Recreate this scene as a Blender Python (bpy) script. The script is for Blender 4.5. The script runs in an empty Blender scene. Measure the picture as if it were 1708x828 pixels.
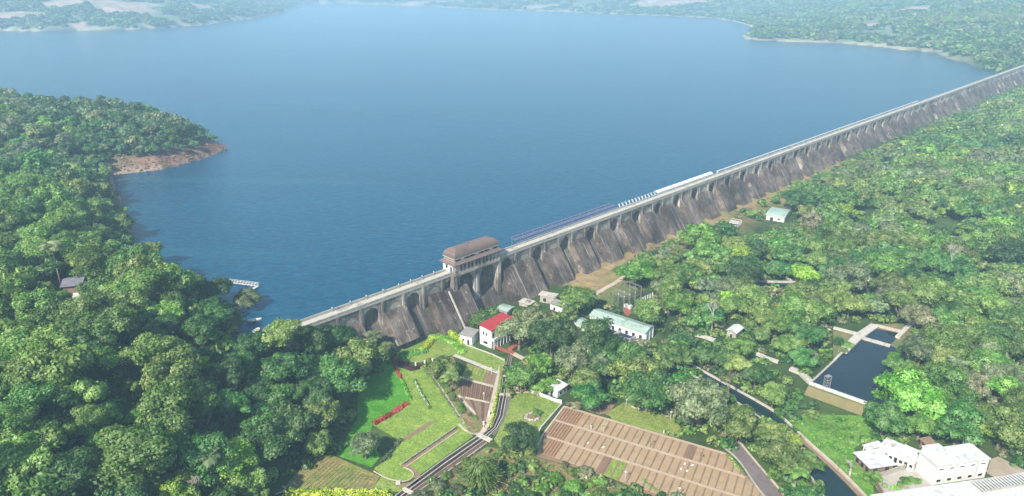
import bpy, bmesh, math, random
import numpy as np
from mathutils import Vector, Matrix
from mathutils.geometry import tessellate_polygon
R_ = math.radians
sc = bpy.context.scene
COL = sc.collection

# ------------------------------------------------------------------ camera
CAMZ = 108.0            # metres above the water
HAZE = 3.5e-4
FPX, CX, CY = 1150.0, 854.0, 414.0
PITCH = math.atan((CY + 30.0) / FPX)
cam = bpy.data.cameras.new('camera')
cam.sensor_width = 36.0
cam.lens = FPX / 1708.0 * 36.0
cam.clip_start = 1.0
cam.clip_end = 30000.0
camo = bpy.data.objects.new('camera', cam)
COL.objects.link(camo)
camo.location = (0, 0, CAMZ)
camo.rotation_euler = (math.pi / 2 - PITCH, 0, 0)
sc.camera = camo

# ------------------------------------------------------------------ sky and sun
SUN_EL = 41.0
SUN_DIR = Vector((-0.54, -0.84, 0)).normalized()
SUN_AZ = math.atan2(SUN_DIR.x, SUN_DIR.y)              # clockwise from +Y
world = bpy.data.worlds.new("World")
sc.world = world
world.use_nodes = True
wn = world.node_tree
sky = wn.nodes.new('ShaderNodeTexSky')
sky.sky_type = 'NISHITA'
sky.sun_disc = False
sky.sun_elevation = R_(SUN_EL)
sky.sun_rotation = SUN_AZ
sky.altitude = 100
sky.air_density = 1.0
sky.dust_density = 1.2
sky.ozone_density = 1.5
bg = wn.nodes['Background']
bg.inputs['Strength'].default_value = 0.095
wn.links.new(sky.outputs[0], bg.inputs['Color'])

sun = bpy.data.lights.new('sun', 'SUN')
sun.energy = 5.0
sun.angle = R_(0.5)
sun.color = (1.0, 0.93, 0.83)
suno = bpy.data.objects.new('sun', sun)
COL.objects.link(suno)
sv = Vector((SUN_DIR.x * math.cos(R_(SUN_EL)), SUN_DIR.y * math.cos(R_(SUN_EL)), math.sin(R_(SUN_EL))))
suno.rotation_euler = sv.to_track_quat('Z', 'Y').to_euler()
suno.location = (0, 0, 400)

sc.view_settings.view_transform = 'Standard'
sc.view_settings.look = 'None'
sc.view_settings.gamma = 1.0
sc.view_settings.exposure = 1.06
sc.view_settings.use_curve_mapping = False
sc.render.engine = 'CYCLES'
sc.cycles.use_denoising = True
sc.cycles.max_bounces = 6
sc.cycles.diffuse_bounces = 2
sc.cycles.glossy_bounces = 2
sc.cycles.transmission_bounces = 2
sc.cycles.volume_bounces = 1
sc.cycles.transparent_max_bounces = 4
sc.cycles.use_adaptive_sampling = True
sc.cycles.adaptive_threshold = 0.02

# ------------------------------------------------------------------ pixel <-> world
SP, CP = math.sin(PITCH), math.cos(PITCH)
def P(px, py, z=0.0):
    """ground point seen at photo pixel (px, py), on the level z"""
    u, v = px - CX, py - CY
    t = (CAMZ - z) / (FPX * SP + v * CP)
    return Vector((u * t, (FPX * CP - v * SP) * t, z))
def proj(X, Y, Z):
    d = np.asarray(Y) * CP + (CAMZ - np.asarray(Z)) * SP
    up = np.asarray(Y) * SP - (CAMZ - np.asarray(Z)) * CP
    d = np.maximum(d, 1e-3)
    return CX + FPX * np.asarray(X) / d, CY - FPX * up / d, d

# ------------------------------------------------------------------ dam frame
CREST = 3.0
A0 = P(530, 533, CREST); B0 = P(1665, 125, CREST)
DD = (B0 - A0); DD.z = 0; DAMLEN = DD.length; DD.normalize()
DN = Vector((DD.y, -DD.x, 0))                 # outward, downstream
A0z = Vector((A0.x, A0.y, 0))
def S_of(px):
    """distance along the dam of the crest point at photo column px"""
    best = 0
    lo, hi = -60.0, DAMLEN + 400
    for _ in range(40):
        m = (lo + hi) / 2
        q = A0z + DD * m
        x, _y, _d = proj(q.x, q.y, CREST)
        if x < px: lo = m
        else: hi = m
    return lo
def D(s, o, z=0.0):
    q = A0z + DD * s + DN * o
    return Vector((q.x, q.y, z))
# base of the dam along its length
_zb_s = [-200, -8, 10, 35, 62, 120, 200, 300, 420, 560, 700, DAMLEN, DAMLEN + 500]
_zb_z = [14, 3, -5, -12, -15.5, -15.5, -15.5, -15.4, -14.8, -14.6, -14.4, -14, -12]
def zb(s):
    return np.interp(s, _zb_s, _zb_z)

# ------------------------------------------------------------------ polygons
def poly_sd(X, Y, poly, closed=True):
    """signed distance, positive outside"""
    X = np.asarray(X, float); Y = np.asarray(Y, float)
    n = len(poly)
    best = np.full(X.shape, 1e18)
    ins = np.zeros(X.shape, bool)
    for i in range(n if closed else n - 1):
        x1, y1 = poly[i][0], poly[i][1]
        x2, y2 = poly[(i + 1) % n][0], poly[(i + 1) % n][1]
        dx, dy = x2 - x1, y2 - y1
        L = dx * dx + dy * dy + 1e-12
        t = np.clip(((X - x1) * dx + (Y - y1) * dy) / L, 0, 1)
        best = np.minimum(best, (X - x1 - t * dx) ** 2 + (Y - y1 - t * dy) ** 2)
        if y1 != y2:
            c = ((y1 > Y) != (y2 > Y)) & (X < (x2 - x1) * (Y - y1) / (y2 - y1) + x1)
            ins ^= c
    dd = np.sqrt(best)
    return np.where(ins, -dd, dd) if closed else dd
def inpoly(X, Y, poly):
    X = np.asarray(X, float); Y = np.asarray(Y, float)
    ins = np.zeros(X.shape, bool)
    n = len(poly)
    for i in range(n):
        x1, y1 = poly[i]; x2, y2 = poly[(i + 1) % n]
        if y1 != y2:
            ins ^= ((y1 > Y) != (y2 > Y)) & (X < (x2 - x1) * (Y - y1) / (y2 - y1) + x1)
    return ins
def W2(pts, z=0.0):
    return [tuple(P(x, y, z)[:2]) for x, y in pts]

shore_px = [(530, 541), (505, 549), (470, 556), (440, 573), (405, 592), (378, 585), (395, 556), (408, 532), (385, 512), (345, 498),
            (300, 474), (262, 447), (236, 424), (222, 396), (212, 362), (204, 335), (194, 312), (188, 292), (228, 288), (270, 283), (300, 276),
            (335, 266), (362, 256), (380, 250), (374, 243), (352, 232), (322, 216), (285, 204), (225, 194), (140, 186),
            (60, 180), (0, 174), (-120, 166), (-320, 158), (-420, 120), (-360, 70), (-200, 56),
            (0, 52), (70, 53), (150, 51), (230, 50), (300, 45), (345, 42), (380, 36), (418, 33), (445, 27), (470, 23), (492, 14), (512, 7),
            (580, 7), (690, 11), (800, 16), (840, 18), (900, 19), (1000, 23), (1110, 27), (1190, 31), (1222, 36), (1243, 42),
            (1258, 48), (1238, 60), (1242, 66), (1290, 69), (1400, 73), (1470, 79), (1505, 84), (1560, 88), (1580, 98), (1612, 106), (1634, 116), (1664, 119.5)]
LAKE = W2(shore_px) 
LAKE += [tuple(D(DAMLEN + 6, -2.0)[:2]), tuple(D(DAMLEN * .5, -2.0)[:2]), tuple(D(0, -2.0)[:2])]
FLOORZ = -15.5
left_edge = [(300, 1000), (430, 860), (462, 822), (486, 795), (520, 762), (560, 735), (575, 700), (598, 655), (640, 600), (668, 578)]
VALLEY = W2(left_edge, FLOORZ) + [tuple(D(62, 8)[:2]), tuple(D(62, 1.5)[:2]), tuple(D(DAMLEN + 420, 1.5)[:2]), tuple(D(DAMLEN + 480, 60)[:2]), tuple(D(3400, 700)[:2]), (5200, 900), (1500, 20), (-60, 20)]

# value noise
_rng = np.random.RandomState(7)
_tab = _rng.rand(256, 256)
def vnoise(X, Y):
    xi = np.floor(X).astype(int); yi = np.floor(Y).astype(int)
    fx = X - xi; fy = Y - yi
    fx = fx * fx * (3 - 2 * fx); fy = fy * fy * (3 - 2 * fy)
    a = _tab[xi & 255, yi & 255]; b = _tab[(xi + 1) & 255, yi & 255]
    c = _tab[xi & 255, (yi + 1) & 255]; d = _tab[(xi + 1) & 255, (yi + 1) & 255]
    return (a * (1 - fx) + b * fx) * (1 - fy) + (c * (1 - fx) + d * fx) * fy
def fbm(X, Y, o=4):
    s = 0; a = 1; t = 0
    for k in range(o):
        s = s + a * vnoise(X * 2 ** k + 17 * k, Y * 2 ** k + 31 * k); t += a; a *= .5
    return s / t
def sstep(x, a, b):
    t = np.clip((x - a) / (b - a), 0, 1)
    return t * t * (3 - 2 * t)

def height(X, Y, want=False):
    X = np.asarray(X, float); Y = np.asarray(Y, float)
    dL = poly_sd(X, Y, LAKE)
    dV = poly_sd(X, Y, VALLEY)
    sx = (X - A0.x) * DD.x + (Y - A0.y) * DD.y
    ox = (X - A0.x) * DN.x + (Y - A0.y) * DN.y
    far = sstep(Y, 1100, 1500)
    near_bank = 20 * (1 - np.exp(-np.maximum(dL, 0) / 38.0)) + 2.0 * (fbm(X / 40, Y / 40) - .5) * sstep(dL, 5, 30)
    ridge = fbm(X / 900 + 3, Y / 900, 4)
    inland = np.maximum(dL, 0)
    hills = 6 * (1 - np.exp(-inland / 25)) + (inland * .10) * (.25 + 1.5 * ridge) * sstep(inland, 0, 300) \
        + 22 * (fbm(X / 260, Y / 260) - .4) * sstep(inland, 40, 400)
    hills = hills + 26 * (1 - np.exp(-inland / 90)) * sstep(-X, 200, 600)
    hills = 330 * (1 - np.exp(-np.maximum(hills, -8) / 330.0))
    shoreh = near_bank * (1 - far) + hills * far
    vfl = np.where(sx > 60, zb(np.maximum(sx, 60)), FLOORZ)
    # away from the dam the valley floor is lower
    vfl = FLOORZ + (vfl - FLOORZ) * np.where(ox < 0, 1, np.exp(-np.maximum(ox - 30, 0) / 260))
    wild = sstep(sx, 330, 600)
    vin = vfl + wild * 5 * (fbm(X / 120, Y / 120) - .45) + .012 * np.maximum(ox - 500, 0) * wild
    val = vin + np.maximum(dV, 0) * .55
    land = np.minimum(shoreh, val)
    # the terrain just behind the dam's downstream face must stay under it
    berm = (sx > DAMLEN - 5) & (sx < DAMLEN + 480) & (ox > -16) & (ox < 4)
    land = np.where(berm, np.minimum(land, 1.6), land)
    indam = (sx > 0) & (sx < DAMLEN + 5) & (ox > -6) & (ox < 4)
    land = np.where(indam, np.minimum(land, zb(sx)), land)
    z = np.where(dL < 0, -np.minimum(7, -dL * .35) - .15, land)
    inV = dV < 0
    return (z, dL, dV, sx, ox) if want else z
def GZ(x, y):
    return float(height(np.array([x]), np.array([y]))[0])
def G(px, py, up=0.0):
    """the point of the terrain (plus up) seen at a photo pixel"""
    z = FLOORZ
    for _ in range(14):
        q = P(px, py, z + up)
        z = .5 * z + .5 * GZ(q.x, q.y)
    q = P(px, py, z + up); q.z = z
    return q

_gf = {}
def Gfar(px, py):
    """first far terrain point seen at a photo pixel"""
    if (px, py) in _gf: return _gf[(px, py)]
    u, v = px - CX, py - CY
    d = Vector((u, FPX * CP - v * SP, -(FPX * SP + v * CP))); d /= d.y
    Y = np.linspace(900, 6500, 3000); X = Y * d.x; Z = CAMZ + Y * d.z
    hit = np.where(Z <= height(X, Y))[0]; i = hit[0] if len(hit) else 1200
    _gf[(px, py)] = Vector((X[i], Y[i], Z[i])); return _gf[(px, py)]

# ------------------------------------------------------------------ tagging and mesh helpers
def tag(o, label=None, cat=None, group=None, kind=None):
    if label: o['label'] = label
    if cat: o['category'] = cat
    if group: o['group'] = group
    if kind: o['kind'] = kind
    return o
def thing(name, label, cat, loc=(0, 0, 0), rz=0.0, group=None):
    o = bpy.data.objects.new(name, None)
    o.empty_display_size = 1
    COL.objects.link(o)
    o.location = loc; o.rotation_euler = (0, 0, rz)
    return tag(o, label, cat, group)
class MB:
    """collects polygons of one mesh"""
    def __init__(self):
        self.v = []; self.f = []
    def add(self, vs, fs):
        b = len(self.v); self.v += [tuple(x) for x in vs]; self.f += [tuple(i + b for i in f) for f in fs]
        return self
    def box(self, x0, x1, y0, y1, z0, z1):
        vs = [(x0, y0, z0), (x1, y0, z0), (x1, y1, z0), (x0, y1, z0), (x0, y0, z1), (x1, y0, z1), (x1, y1, z1), (x0, y1, z1)]
        return self.add(vs, [(3, 2, 1, 0), (4, 5, 6, 7), (0, 1, 5, 4), (1, 2, 6, 5), (2, 3, 7, 6), (3, 0, 4, 7)])
    def prism(self, pts, z0, z1, top=None):
        """pts: xy polygon; z0,z1 numbers or lists"""
        n = len(pts)
        a = sum(pts[i][0] * pts[(i + 1) % n][1] - pts[(i + 1) % n][0] * pts[i][1] for i in range(n))
        if a < 0: pts = list(reversed(pts)); 
        if a < 0 and isinstance(z1, (list, tuple)): z1 = list(reversed(z1))
        if a < 0 and isinstance(z0, (list, tuple)): z0 = list(reversed(z0))
        Z0 = z0 if isinstance(z0, (list, tuple)) else [z0] * n
        Z1 = z1 if isinstance(z1, (list, tuple)) else [z1] * n
        vs = [(p[0], p[1], Z0[i]) for i, p in enumerate(pts)] + [(p[0], p[1], Z1[i]) for i, p in enumerate(pts)]
        fs = [tuple(range(n - 1, -1, -1)), tuple(range(n, 2 * n))]
        fs += [(i, (i + 1) % n, n + (i + 1) % n, n + i) for i in range(n)]
        return self.add(vs, fs)
    def wall(self, pts, w, z0, z1, off=0.0, closed=False):
        """a solid ribbon along an xy polyline"""
        n = len(pts); L = []; Rr = []
        for i in range(n):
            p = Vector(pts[i][:2])
            a = Vector(pts[i - 1][:2]) if (i > 0 or closed) else None
            b = Vector(pts[(i + 1) % n][:2]) if (i < n - 1 or closed) else None
            d1 = (p - a).normalized() if a is not None else None
            d2 = (b - p).normalized() if b is not None else None
            if d1 is None: d1 = d2
            if d2 is None: d2 = d1
            m = (d1 + d2)
            m = m.normalized() if m.length > 1e-6 else d1
            nn = Vector((-m.y, m.x)); k = 1 / max(.5, nn.dot(Vector((-d1.y, d1.x))))
            L.append(p + nn * (off + w / 2) * k); Rr.append(p + nn * (off - w / 2) * k)
        vs = []; fs = []
        Z0 = z0 if isinstance(z0, (list, tuple)) else [z0] * n
        Z1 = z1 if isinstance(z1, (list, tuple)) else [z1] * n
        for i in range(n):
            vs += [(L[i].x, L[i].y, Z0[i]), (Rr[i].x, Rr[i].y, Z0[i]), (Rr[i].x, Rr[i].y, Z1[i]), (L[i].x, L[i].y, Z1[i])]
        m = n if closed else n - 1
        for i in range(m):
            a = 4 * i; b = 4 * ((i + 1) % n)
            fs += [(a + 1, b + 1, b + 2, a + 2), (b, a, a + 3, b + 3), (a + 3, a + 2, b + 2, b + 3), (a, b, b + 1, a + 1)]
        if not closed:
            fs += [(0, 1, 2, 3), (4 * n - 1, 4 * n - 2, 4 * n - 3, 4 * n - 4)]
        return self.add(vs, fs)
    def tube(self, p0, p1, r0, r1=None, n=6):
        p0 = Vector(p0); p1 = Vector(p1); r1 = r0 if r1 is None else r1
        d = (p1 - p0)
        if d.length < 1e-6: return self
        q = d.to_track_quat('Z', 'Y')
        vs = []
        for p, r in ((p0, r0), (p1, r1)):
            for k in range(n):
                a = 2 * math.pi * k / n
                vs.append(p + q @ Vector((math.cos(a) * r, math.sin(a) * r, 0)))
        fs = [(k, (k + 1) % n, n + (k + 1) % n, n + k) for k in range(n)] + [tuple(range(n - 1, -1, -1)), tuple(range(n, 2 * n))]
        return self.add(vs, fs)
    def mesh(self, name, mat, smooth=False):
        me = bpy.data.meshes.new(name)
        me.from_pydata(self.v, [], self.f)
        if mat:
            me.materials.append(mat)
        if smooth:
            me.polygons.foreach_set('use_smooth', [True] * len(me.polygons))
        me.update()
        return me
    def build(self, name, mat, parent=None, smooth=False, bevel=0):
        o = bpy.data.objects.new(name, self.mesh(name, mat, smooth))
        COL.objects.link(o)
        if parent is not None: o.parent = parent
        if bevel:
            m = o.modifiers.new('bevel', 'BEVEL'); m.width = bevel; m.segments = 1; m.limit_method = 'ANGLE'
        return o
def put(me, name, parent=None, loc=(0, 0, 0), rz=0.0):
    o = bpy.data.objects.new(name, me); COL.objects.link(o)
    o.location = loc; o.rotation_euler = (0, 0, rz)
    if parent is not None: o.parent = parent
    return o
def quads_mesh(name, V, mat, tint=None, nper=4):
    """V: (N,nper,3) float array of separate polygons"""
    N = V.shape[0]
    me = bpy.data.meshes.new(name)
    me.vertices.add(N * nper); me.vertices.foreach_set('co', V.reshape(-1).astype(np.float32))
    me.loops.add(N * nper); me.loops.foreach_set('vertex_index', np.arange(N * nper, dtype=np.int32))
    me.polygons.add(N); me.polygons.foreach_set('loop_start', np.arange(0, N * nper, nper, dtype=np.int32))
    if tint is not None:
        at = me.attributes.new('tint', 'FLOAT_COLOR', 'POINT')
        c = np.ones((N * nper, 4), np.float32); c[:, :3] = np.repeat(tint, nper, axis=0)
        at.data.foreach_set('color', c.reshape(-1))
    me.materials.append(mat)
    me.update(calc_edges=True)
    return me

# ------------------------------------------------------------------ materials
def newmat(name):
    m = bpy.data.materials.new(name); m.use_nodes = True
    return m, m.node_tree, m.node_tree.nodes['Principled BSDF']
def mix(nt, fac, a, b):
    n = nt.nodes.new('ShaderNodeMix'); n.data_type = 'RGBA'
    for sock, val in ((n.inputs[0], fac), (n.inputs[6], a), (n.inputs[7], b)):
        if hasattr(val, 'is_output') or isinstance(val, bpy.types.NodeSocket): nt.links.new(val, sock)
        else: sock.default_value = (*val, 1) if isinstance(val, tuple) else val
    return n.outputs[2]
def noise(nt, scale, coord, detail=4, rough=.55, dist=0.0):
    n = nt.nodes.new('ShaderNodeTexNoise'); n.inputs['Scale'].default_value = scale
    n.inputs['Detail'].default_value = detail; n.inputs['Roughness'].default_value = rough
    n.inputs['Distortion'].default_value = dist
    nt.links.new(coord, n.inputs['Vector']); return n.outputs[0]
def ramp(nt, v, a, b):
    n = nt.nodes.new('ShaderNodeMapRange'); n.inputs[1].default_value = a; n.inputs[2].default_value = b
    n.clamp = True
    nt.links.new(v, n.inputs[0]); return n.outputs[0]
def coords(nt, scale=(1, 1, 1), kind='Object', rot=(0, 0, 0)):
    t = nt.nodes.new('ShaderNodeTexCoord'); m = nt.nodes.new('ShaderNodeMapping')
    m.inputs['Scale'].default_value = scale; m.inputs['Rotation'].default_value = rot
    nt.links.new(t.outputs[kind], m.inputs[0]); return m.outputs[0]
def bump(nt, b, h, dist=.1, strength=1.0):
    n = nt.nodes.new('ShaderNodeBump'); n.inputs['Distance'].default_value = dist; n.inputs['Strength'].default_value = strength
    nt.links.new(h, n.inputs['Height']); nt.links.new(n.outputs[0], b.inputs['Normal']); return n
def surf(name, c1, c2, scale=.5, c3=None, s3=.15, rough=.9, bm=.05, lohi=(.35, .65), spec=.25, th3=(.55, .7), metal=0.0, mapscale=(1, 1, 1)):
    m, nt, b = newmat(name)
    co = coords(nt, mapscale)
    f = noise(nt, scale, co, 6, .65)
    c = mix(nt, ramp(nt, f, *lohi), c1, c2)
    if c3:
        f3 = noise(nt, s3, co, 5, .6)
        c = mix(nt, ramp(nt, f3, *th3), c, c3)
    nt.links.new(c, b.inputs['Base Color'])
    b.inputs['Roughness'].default_value = rough
    b.inputs['Specular IOR Level'].default_value = spec
    b.inputs['Metallic'].default_value = metal
    if bm: bump(nt, b, f, bm)
    return m
M = {}
M['white'] = surf('white_plaster', (.72, .72, .68), (.60, .60, .56), 1.2, (.42, .41, .37), .35, th3=(.58, .8), bm=.01)
M['white_roof'] = surf('white_roof_slab', (.60, .60, .57), (.48, .48, .45), .6, (.30, .30, .28), .5, th3=(.55, .75), bm=.01)
M['concrete'] = surf('concrete', (.42, .39, .33), (.33, .30, .26), .8, (.22, .20, .17), .4, bm=.02)
M['pale_concrete'] = surf('pale_concrete', (.50, .47, .40), (.40, .37, .31), .8, (.26, .24, .20), .4, bm=.02)
M['path'] = surf('path_paving', (.50, .42, .33), (.40, .33, .26), .9, (.30, .24, .18), .3, bm=.01)
M['asphalt'] = surf('asphalt', (.17, .14, .13), (.13, .11, .10), .7, (.22, .19, .17), .15, bm=.01)
M['dark_wood'] = surf('dark_trim', (.07, .05, .045), (.10, .075, .06), 1.5, bm=.01)
M['red_roof'] = surf('red_roof_sheet', (.42, .045, .045), (.34, .035, .04), .8, bm=.01, rough=.55)
M['red_brick'] = surf('red_tile', (.34, .10, .06), (.26, .075, .05), 1.2, bm=.01)
M['green_roof'] = surf('green_roof_sheet', (.36, .46, .38), (.29, .38, .32), .4, (.20, .25, .2), .25, rough=.5, bm=0)
M['grey_roof'] = surf('grey_roof_sheet', (.24, .23, .21), (.33, .31, .28), .9, (.16, .13, .10), .6, rough=.7, bm=.01, mapscale=(1, 4, 1))
M['brown_wall'] = surf('brown_wall', (.20, .13, .09), (.27, .19, .13), 1.0, bm=.01)
M['dark_slate'] = surf('dark_slate_roof', (.13, .12, .14), (.19, .18, .20), .8, rough=.6)
M['dark_glass'] = surf('dark_opening', (.02, .022, .026), (.035, .035, .04), 2.0, rough=.25, spec=.5, bm=0)
M['steel'] = surf('galvanised_steel', (.34, .33, .31), (.26, .25, .24), 2.0, rough=.5, metal=.4, bm=0)
M['bark'] = surf('bark', (.20, .16, .12), (.12, .095, .07), 2.5, bm=.03)
M['pale_bark'] = surf('pale_bark', (.48, .44, .38), (.34, .30, .25), 2.5, bm=.02)
M['tank_blue'] = surf('blue_tank_liner', (.02, .035, .085), (.03, .045, .10), .6, rough=.6, bm=0)
M['navy'] = surf('blue_panel', (.04, .05, .10), (.055, .065, .12), .5, rough=.2, spec=.6, bm=0)
M['lilac'] = surf('panel_frame', (.26, .27, .36), (.21, .22, .30), .8, rough=.5, bm=0)
M['red_hedge'] = surf('red_foliage', (.40, .02, .045), (.25, .012, .03), 1.6, (.10, .10, .03), .9, th3=(.6, .75), bm=.15)
M['maroon'] = surf('maroon_foliage', (.11, .012, .02), (.07, .012, .02), 1.6, bm=.15)
M['yellow_leaf'] = surf('yellow_flowers', (.62, .66, .04), (.36, .50, .03), 2.2, (.12, .25, .03), 1.2, th3=(.58, .7), bm=.1)
M['soil'] = surf('bare_soil', (.25, .17, .105), (.19, .13, .08), .5, (.13, .14, .06), .12, bm=.05, th3=(.56, .68))
M['dark_soil'] = surf('dark_soil', (.11, .06, .045), (.15, .085, .06), .4, bm=.05)
M['dark_water_channel'] = surf('drain_water', (.022, .020, .018), (.05, .042, .035), .5, rough=.6, spec=.2, bm=0)
M['cloth_white'] = surf('white_cloth', (.75, .75, .75), (.6, .6, .6), 6, bm=0)
M['cloth_dark'] = surf('dark_cloth', (.06, .06, .08), (.09, .08, .08), 6, bm=0)
M['skin'] = surf('skin', (.20, .11, .07), (.16, .09, .06), 8, bm=0)
M['wood'] = surf('weathered_wood', (.26, .19, .13), (.18, .13, .09), 3, bm=0)

def grassmat(name, c1, c2, c3=None, scale=.12, stripes=None):
    m, nt, b = newmat(name)
    co = coords(nt)
    f = noise(nt, scale, co, 6, .6)
    f2 = noise(nt, 1.8, co, 4, .6)
    c = mix(nt, ramp(nt, f, .38, .62), c1, c2)
    if c3: c = mix(nt, ramp(nt, noise(nt, scale * .6, co, 5, .6), .52, .68), c, c3)
    dk = nt.nodes.new('ShaderNodeMix'); dk.data_type = 'RGBA'; dk.blend_type = 'MULTIPLY'
    dk.inputs[0].default_value = 1
    nt.links.new(c, dk.inputs[6])
    nt.links.new(mix(nt, ramp(nt, f2, .3, .7), (.70, .72, .7), (1.25, 1.22, 1.15)), dk.inputs[7])
    nt.links.new(dk.outputs[2], b.inputs['Base Color'])
    b.inputs['Roughness'].default_value = .95; b.inputs['Specular IOR Level'].default_value = .15
    f5 = noise(nt, .45, co, 5, .65)
    d2 = nt.nodes.new('ShaderNodeMix'); d2.data_type = 'RGBA'; d2.blend_type = 'MULTIPLY'; d2.inputs[0].default_value = 1
    nt.links.new(dk.outputs[2], d2.inputs[6]); nt.links.new(mix(nt, ramp(nt, f5, .38, .62), (.80, .84, .8), (1.18, 1.1, 1.1)), d2.inputs[7]); nt.links.new(d2.outputs[2], b.inputs['Base Color'])
    bump(nt, b, f2, .25)
    return m
M['lawn'] = grassmat('mown_lawn', (.17, .27, .045), (.22, .31, .06), (.14, .23, .04), .2)
M['lawn_deep'] = grassmat('deep_green_lawn_grass', (.06, .24, .016), (.09, .26, .03), (.05, .18, .015), .2)  # saturated deep green of the left lawn
M['lawn_olive'] = grassmat('olive_grass', (.17, .25, .05), (.22, .28, .07), (.14, .22, .04))
M['rough_grass'] = grassmat('rough_grass', (.10, .24, .03), (.14, .28, .045), (.09, .18, .035))
M['dry_grass'] = grassmat('dry_grass', (.30, .24, .10), (.24, .22, .08), (.36, .25, .13))

# terrain material: colours carried by the mesh (ground cover map) times fine noise
def terrain_mat():
    m, nt, b = newmat('ground_cover')
    at = nt.nodes.new('ShaderNodeAttribute'); at.attribute_name = 'cover'
    co = coords(nt)
    f = noise(nt, .35, co, 6, .65)
    g = noise(nt, .03, co, 6, .7)
    mu = nt.nodes.new('ShaderNodeMix'); mu.data_type = 'RGBA'; mu.blend_type = 'MULTIPLY'; mu.inputs[0].default_value = 1
    nt.links.new(at.outputs['Color'], mu.inputs[6])
    nt.links.new(mix(nt, ramp(nt, f, .3, .7), (.65, .68, .62), (1.3, 1.28, 1.2)), mu.inputs[7])
    mu2 = nt.nodes.new('ShaderNodeMix'); mu2.data_type = 'RGBA'; mu2.blend_type = 'MULTIPLY'; mu2.inputs[0].default_value = 1
    nt.links.new(mu.outputs[2], mu2.inputs[6])
    nt.links.new(mix(nt, ramp(nt, g, .35, .65), (.75, .78, .75), (1.2, 1.2, 1.15)), mu2.inputs[7])
    nt.links.new(mu2.outputs[2], b.inputs['Base Color'])
    b.inputs['Roughness'].default_value = .95; b.inputs['Specular IOR Level'].default_value = .1
    bn = bump(nt, b, f, .5)
    return m
M['terrain'] = terrain_mat()

def water_mat(name, deep, shallow, big=True, rough=.12, wave=.10, ws=.35):
    m, nt, b = newmat(name)
    co = coords(nt, (1, 1.6, 1), rot=(0, 0, .5))
    w1 = noise(nt, ws, co, 6, .62, .4)
    if big:
        co2 = coords(nt, (.0012, .006, 1), rot=(0, 0, .15))
        g = noise(nt, 1.0, co2, 5, .6, .3)
        c = mix(nt, ramp(nt, g, .35, .7), deep, shallow)
        # paler tone on ripple crests, then long pale wind lanes
        c = mix(nt, ramp(nt, w1, .45, .74), c, tuple(x * 1.5 + .004 for x in shallow))
        sl = noise(nt, 1.0, coords(nt, (.0025, .03, 1), rot=(0, 0, -.12)), 4, .55, .6)
        c = mix(nt, ramp(nt, sl, .60, .72), c, (.010, .085, .125))
    else:
        c = mix(nt, ramp(nt, noise(nt, .06, coords(nt), 4), .4, .65), deep, shallow)
    nt.links.new(c, b.inputs['Base Color'])
    b.inputs['Roughness'].default_value = rough
    b.inputs['IOR'].default_value = 1.33
    if big: b.inputs['Specular IOR Level'].default_value = .36
    bump(nt, b, w1, wave, 1.0)
    return m
M['lake'] = water_mat('lake_water', (.0005, .043, .084), (.001, .058, .106), rough=.16, wave=.55, ws=.28)
M['pond'] = water_mat('pond_water', (.010, .022, .030), (.014, .028, .035), False, .04, .01, .5)
M['canal'] = water_mat('canal_water', (.008, .022, .026), (.012, .03, .032), False, .05, .01, .5)

# masonry of the dam: along-slope staining
MASON = []
def masonry(name, c1, c2, c3, pale, mscale):
    m, nt, b = newmat(name)
    co = coords(nt, mscale)
    f = noise(nt, .35, co, 7, .75)
    c = mix(nt, ramp(nt, f, .40, .60), c1, c2)
    f2 = noise(nt, .12, coords(nt), 5, .6)
    c = mix(nt, ramp(nt, f2, .42, .62), c, c3)
    sp = noise(nt, .55, coords(nt, (1, 1, 1)), 8, .8)
    c = mix(nt, ramp(nt, sp, .59, .66), c, pale)
    st = noise(nt, .6, coords(nt, (2.2, .10, .10)), 5, .7)
    c = mix(nt, ramp(nt, st, .56, .72), c, tuple(x * .75 + .05 for x in pale))
    bk = nt.nodes.new('ShaderNodeTexBrick'); bk.inputs['Scale'].default_value = 1.0
    nt.links.new(coords(nt, (.5, .5, .5)), bk.inputs['Vector'])
    big = noise(nt, .045, coords(nt), 3, .6)
    mm = nt.nodes.new('ShaderNodeMix'); mm.data_type = 'RGBA'; mm.blend_type = 'MULTIPLY'; mm.inputs[0].default_value = 1
    nt.links.new(c, mm.inputs[6]); nt.links.new(mix(nt, ramp(nt, big, .35, .65), (.62, .60, .60), (1.35, 1.32, 1.28)), mm.inputs[7]); c = mm.outputs[2]
    gr = noise(nt, .30, coords(nt, (1, 1, .5)), 5, .7)
    c = mix(nt, ramp(nt, gr, .66, .76), c, (.13, .14, .06))
    MASON.append(nt)
    nt.links.new(c, b.inputs['Base Color'])
    b.inputs['Roughness'].default_value = .92; b.inputs['Specular IOR Level'].default_value = .2
    bump(nt, b, sp, .5)
    return m
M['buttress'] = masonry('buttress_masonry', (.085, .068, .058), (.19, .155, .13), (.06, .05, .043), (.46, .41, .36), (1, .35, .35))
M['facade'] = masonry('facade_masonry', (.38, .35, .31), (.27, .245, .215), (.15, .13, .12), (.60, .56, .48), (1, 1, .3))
M['recess'] = masonry('shade_dark_recess_masonry', (.17, .15, .13), (.11, .098, .085), (.07, .062, .05), (.40, .37, .31), (1, .5, .3))  # dark tone paints in the shadow of the gaps between buttresses
M['infill'] = masonry('sunlit_infill_masonry', (.46, .43, .38), (.36, .33, .29), (.28, .26, .23), (.60, .56, .48), (1, 1, .3))  # paler than the facade, painting in the sunlit arch backs
M['deck'] = surf('crest_paving', (.40, .375, .31), (.47, .44, .37), .5, (.24, .22, .19), .2, bm=.01)
M['parapet'] = surf('parapet_stone', (.42, .40, .35), (.32, .30, .26), .8, (.18, .165, .15), .5, bm=.02)
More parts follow.
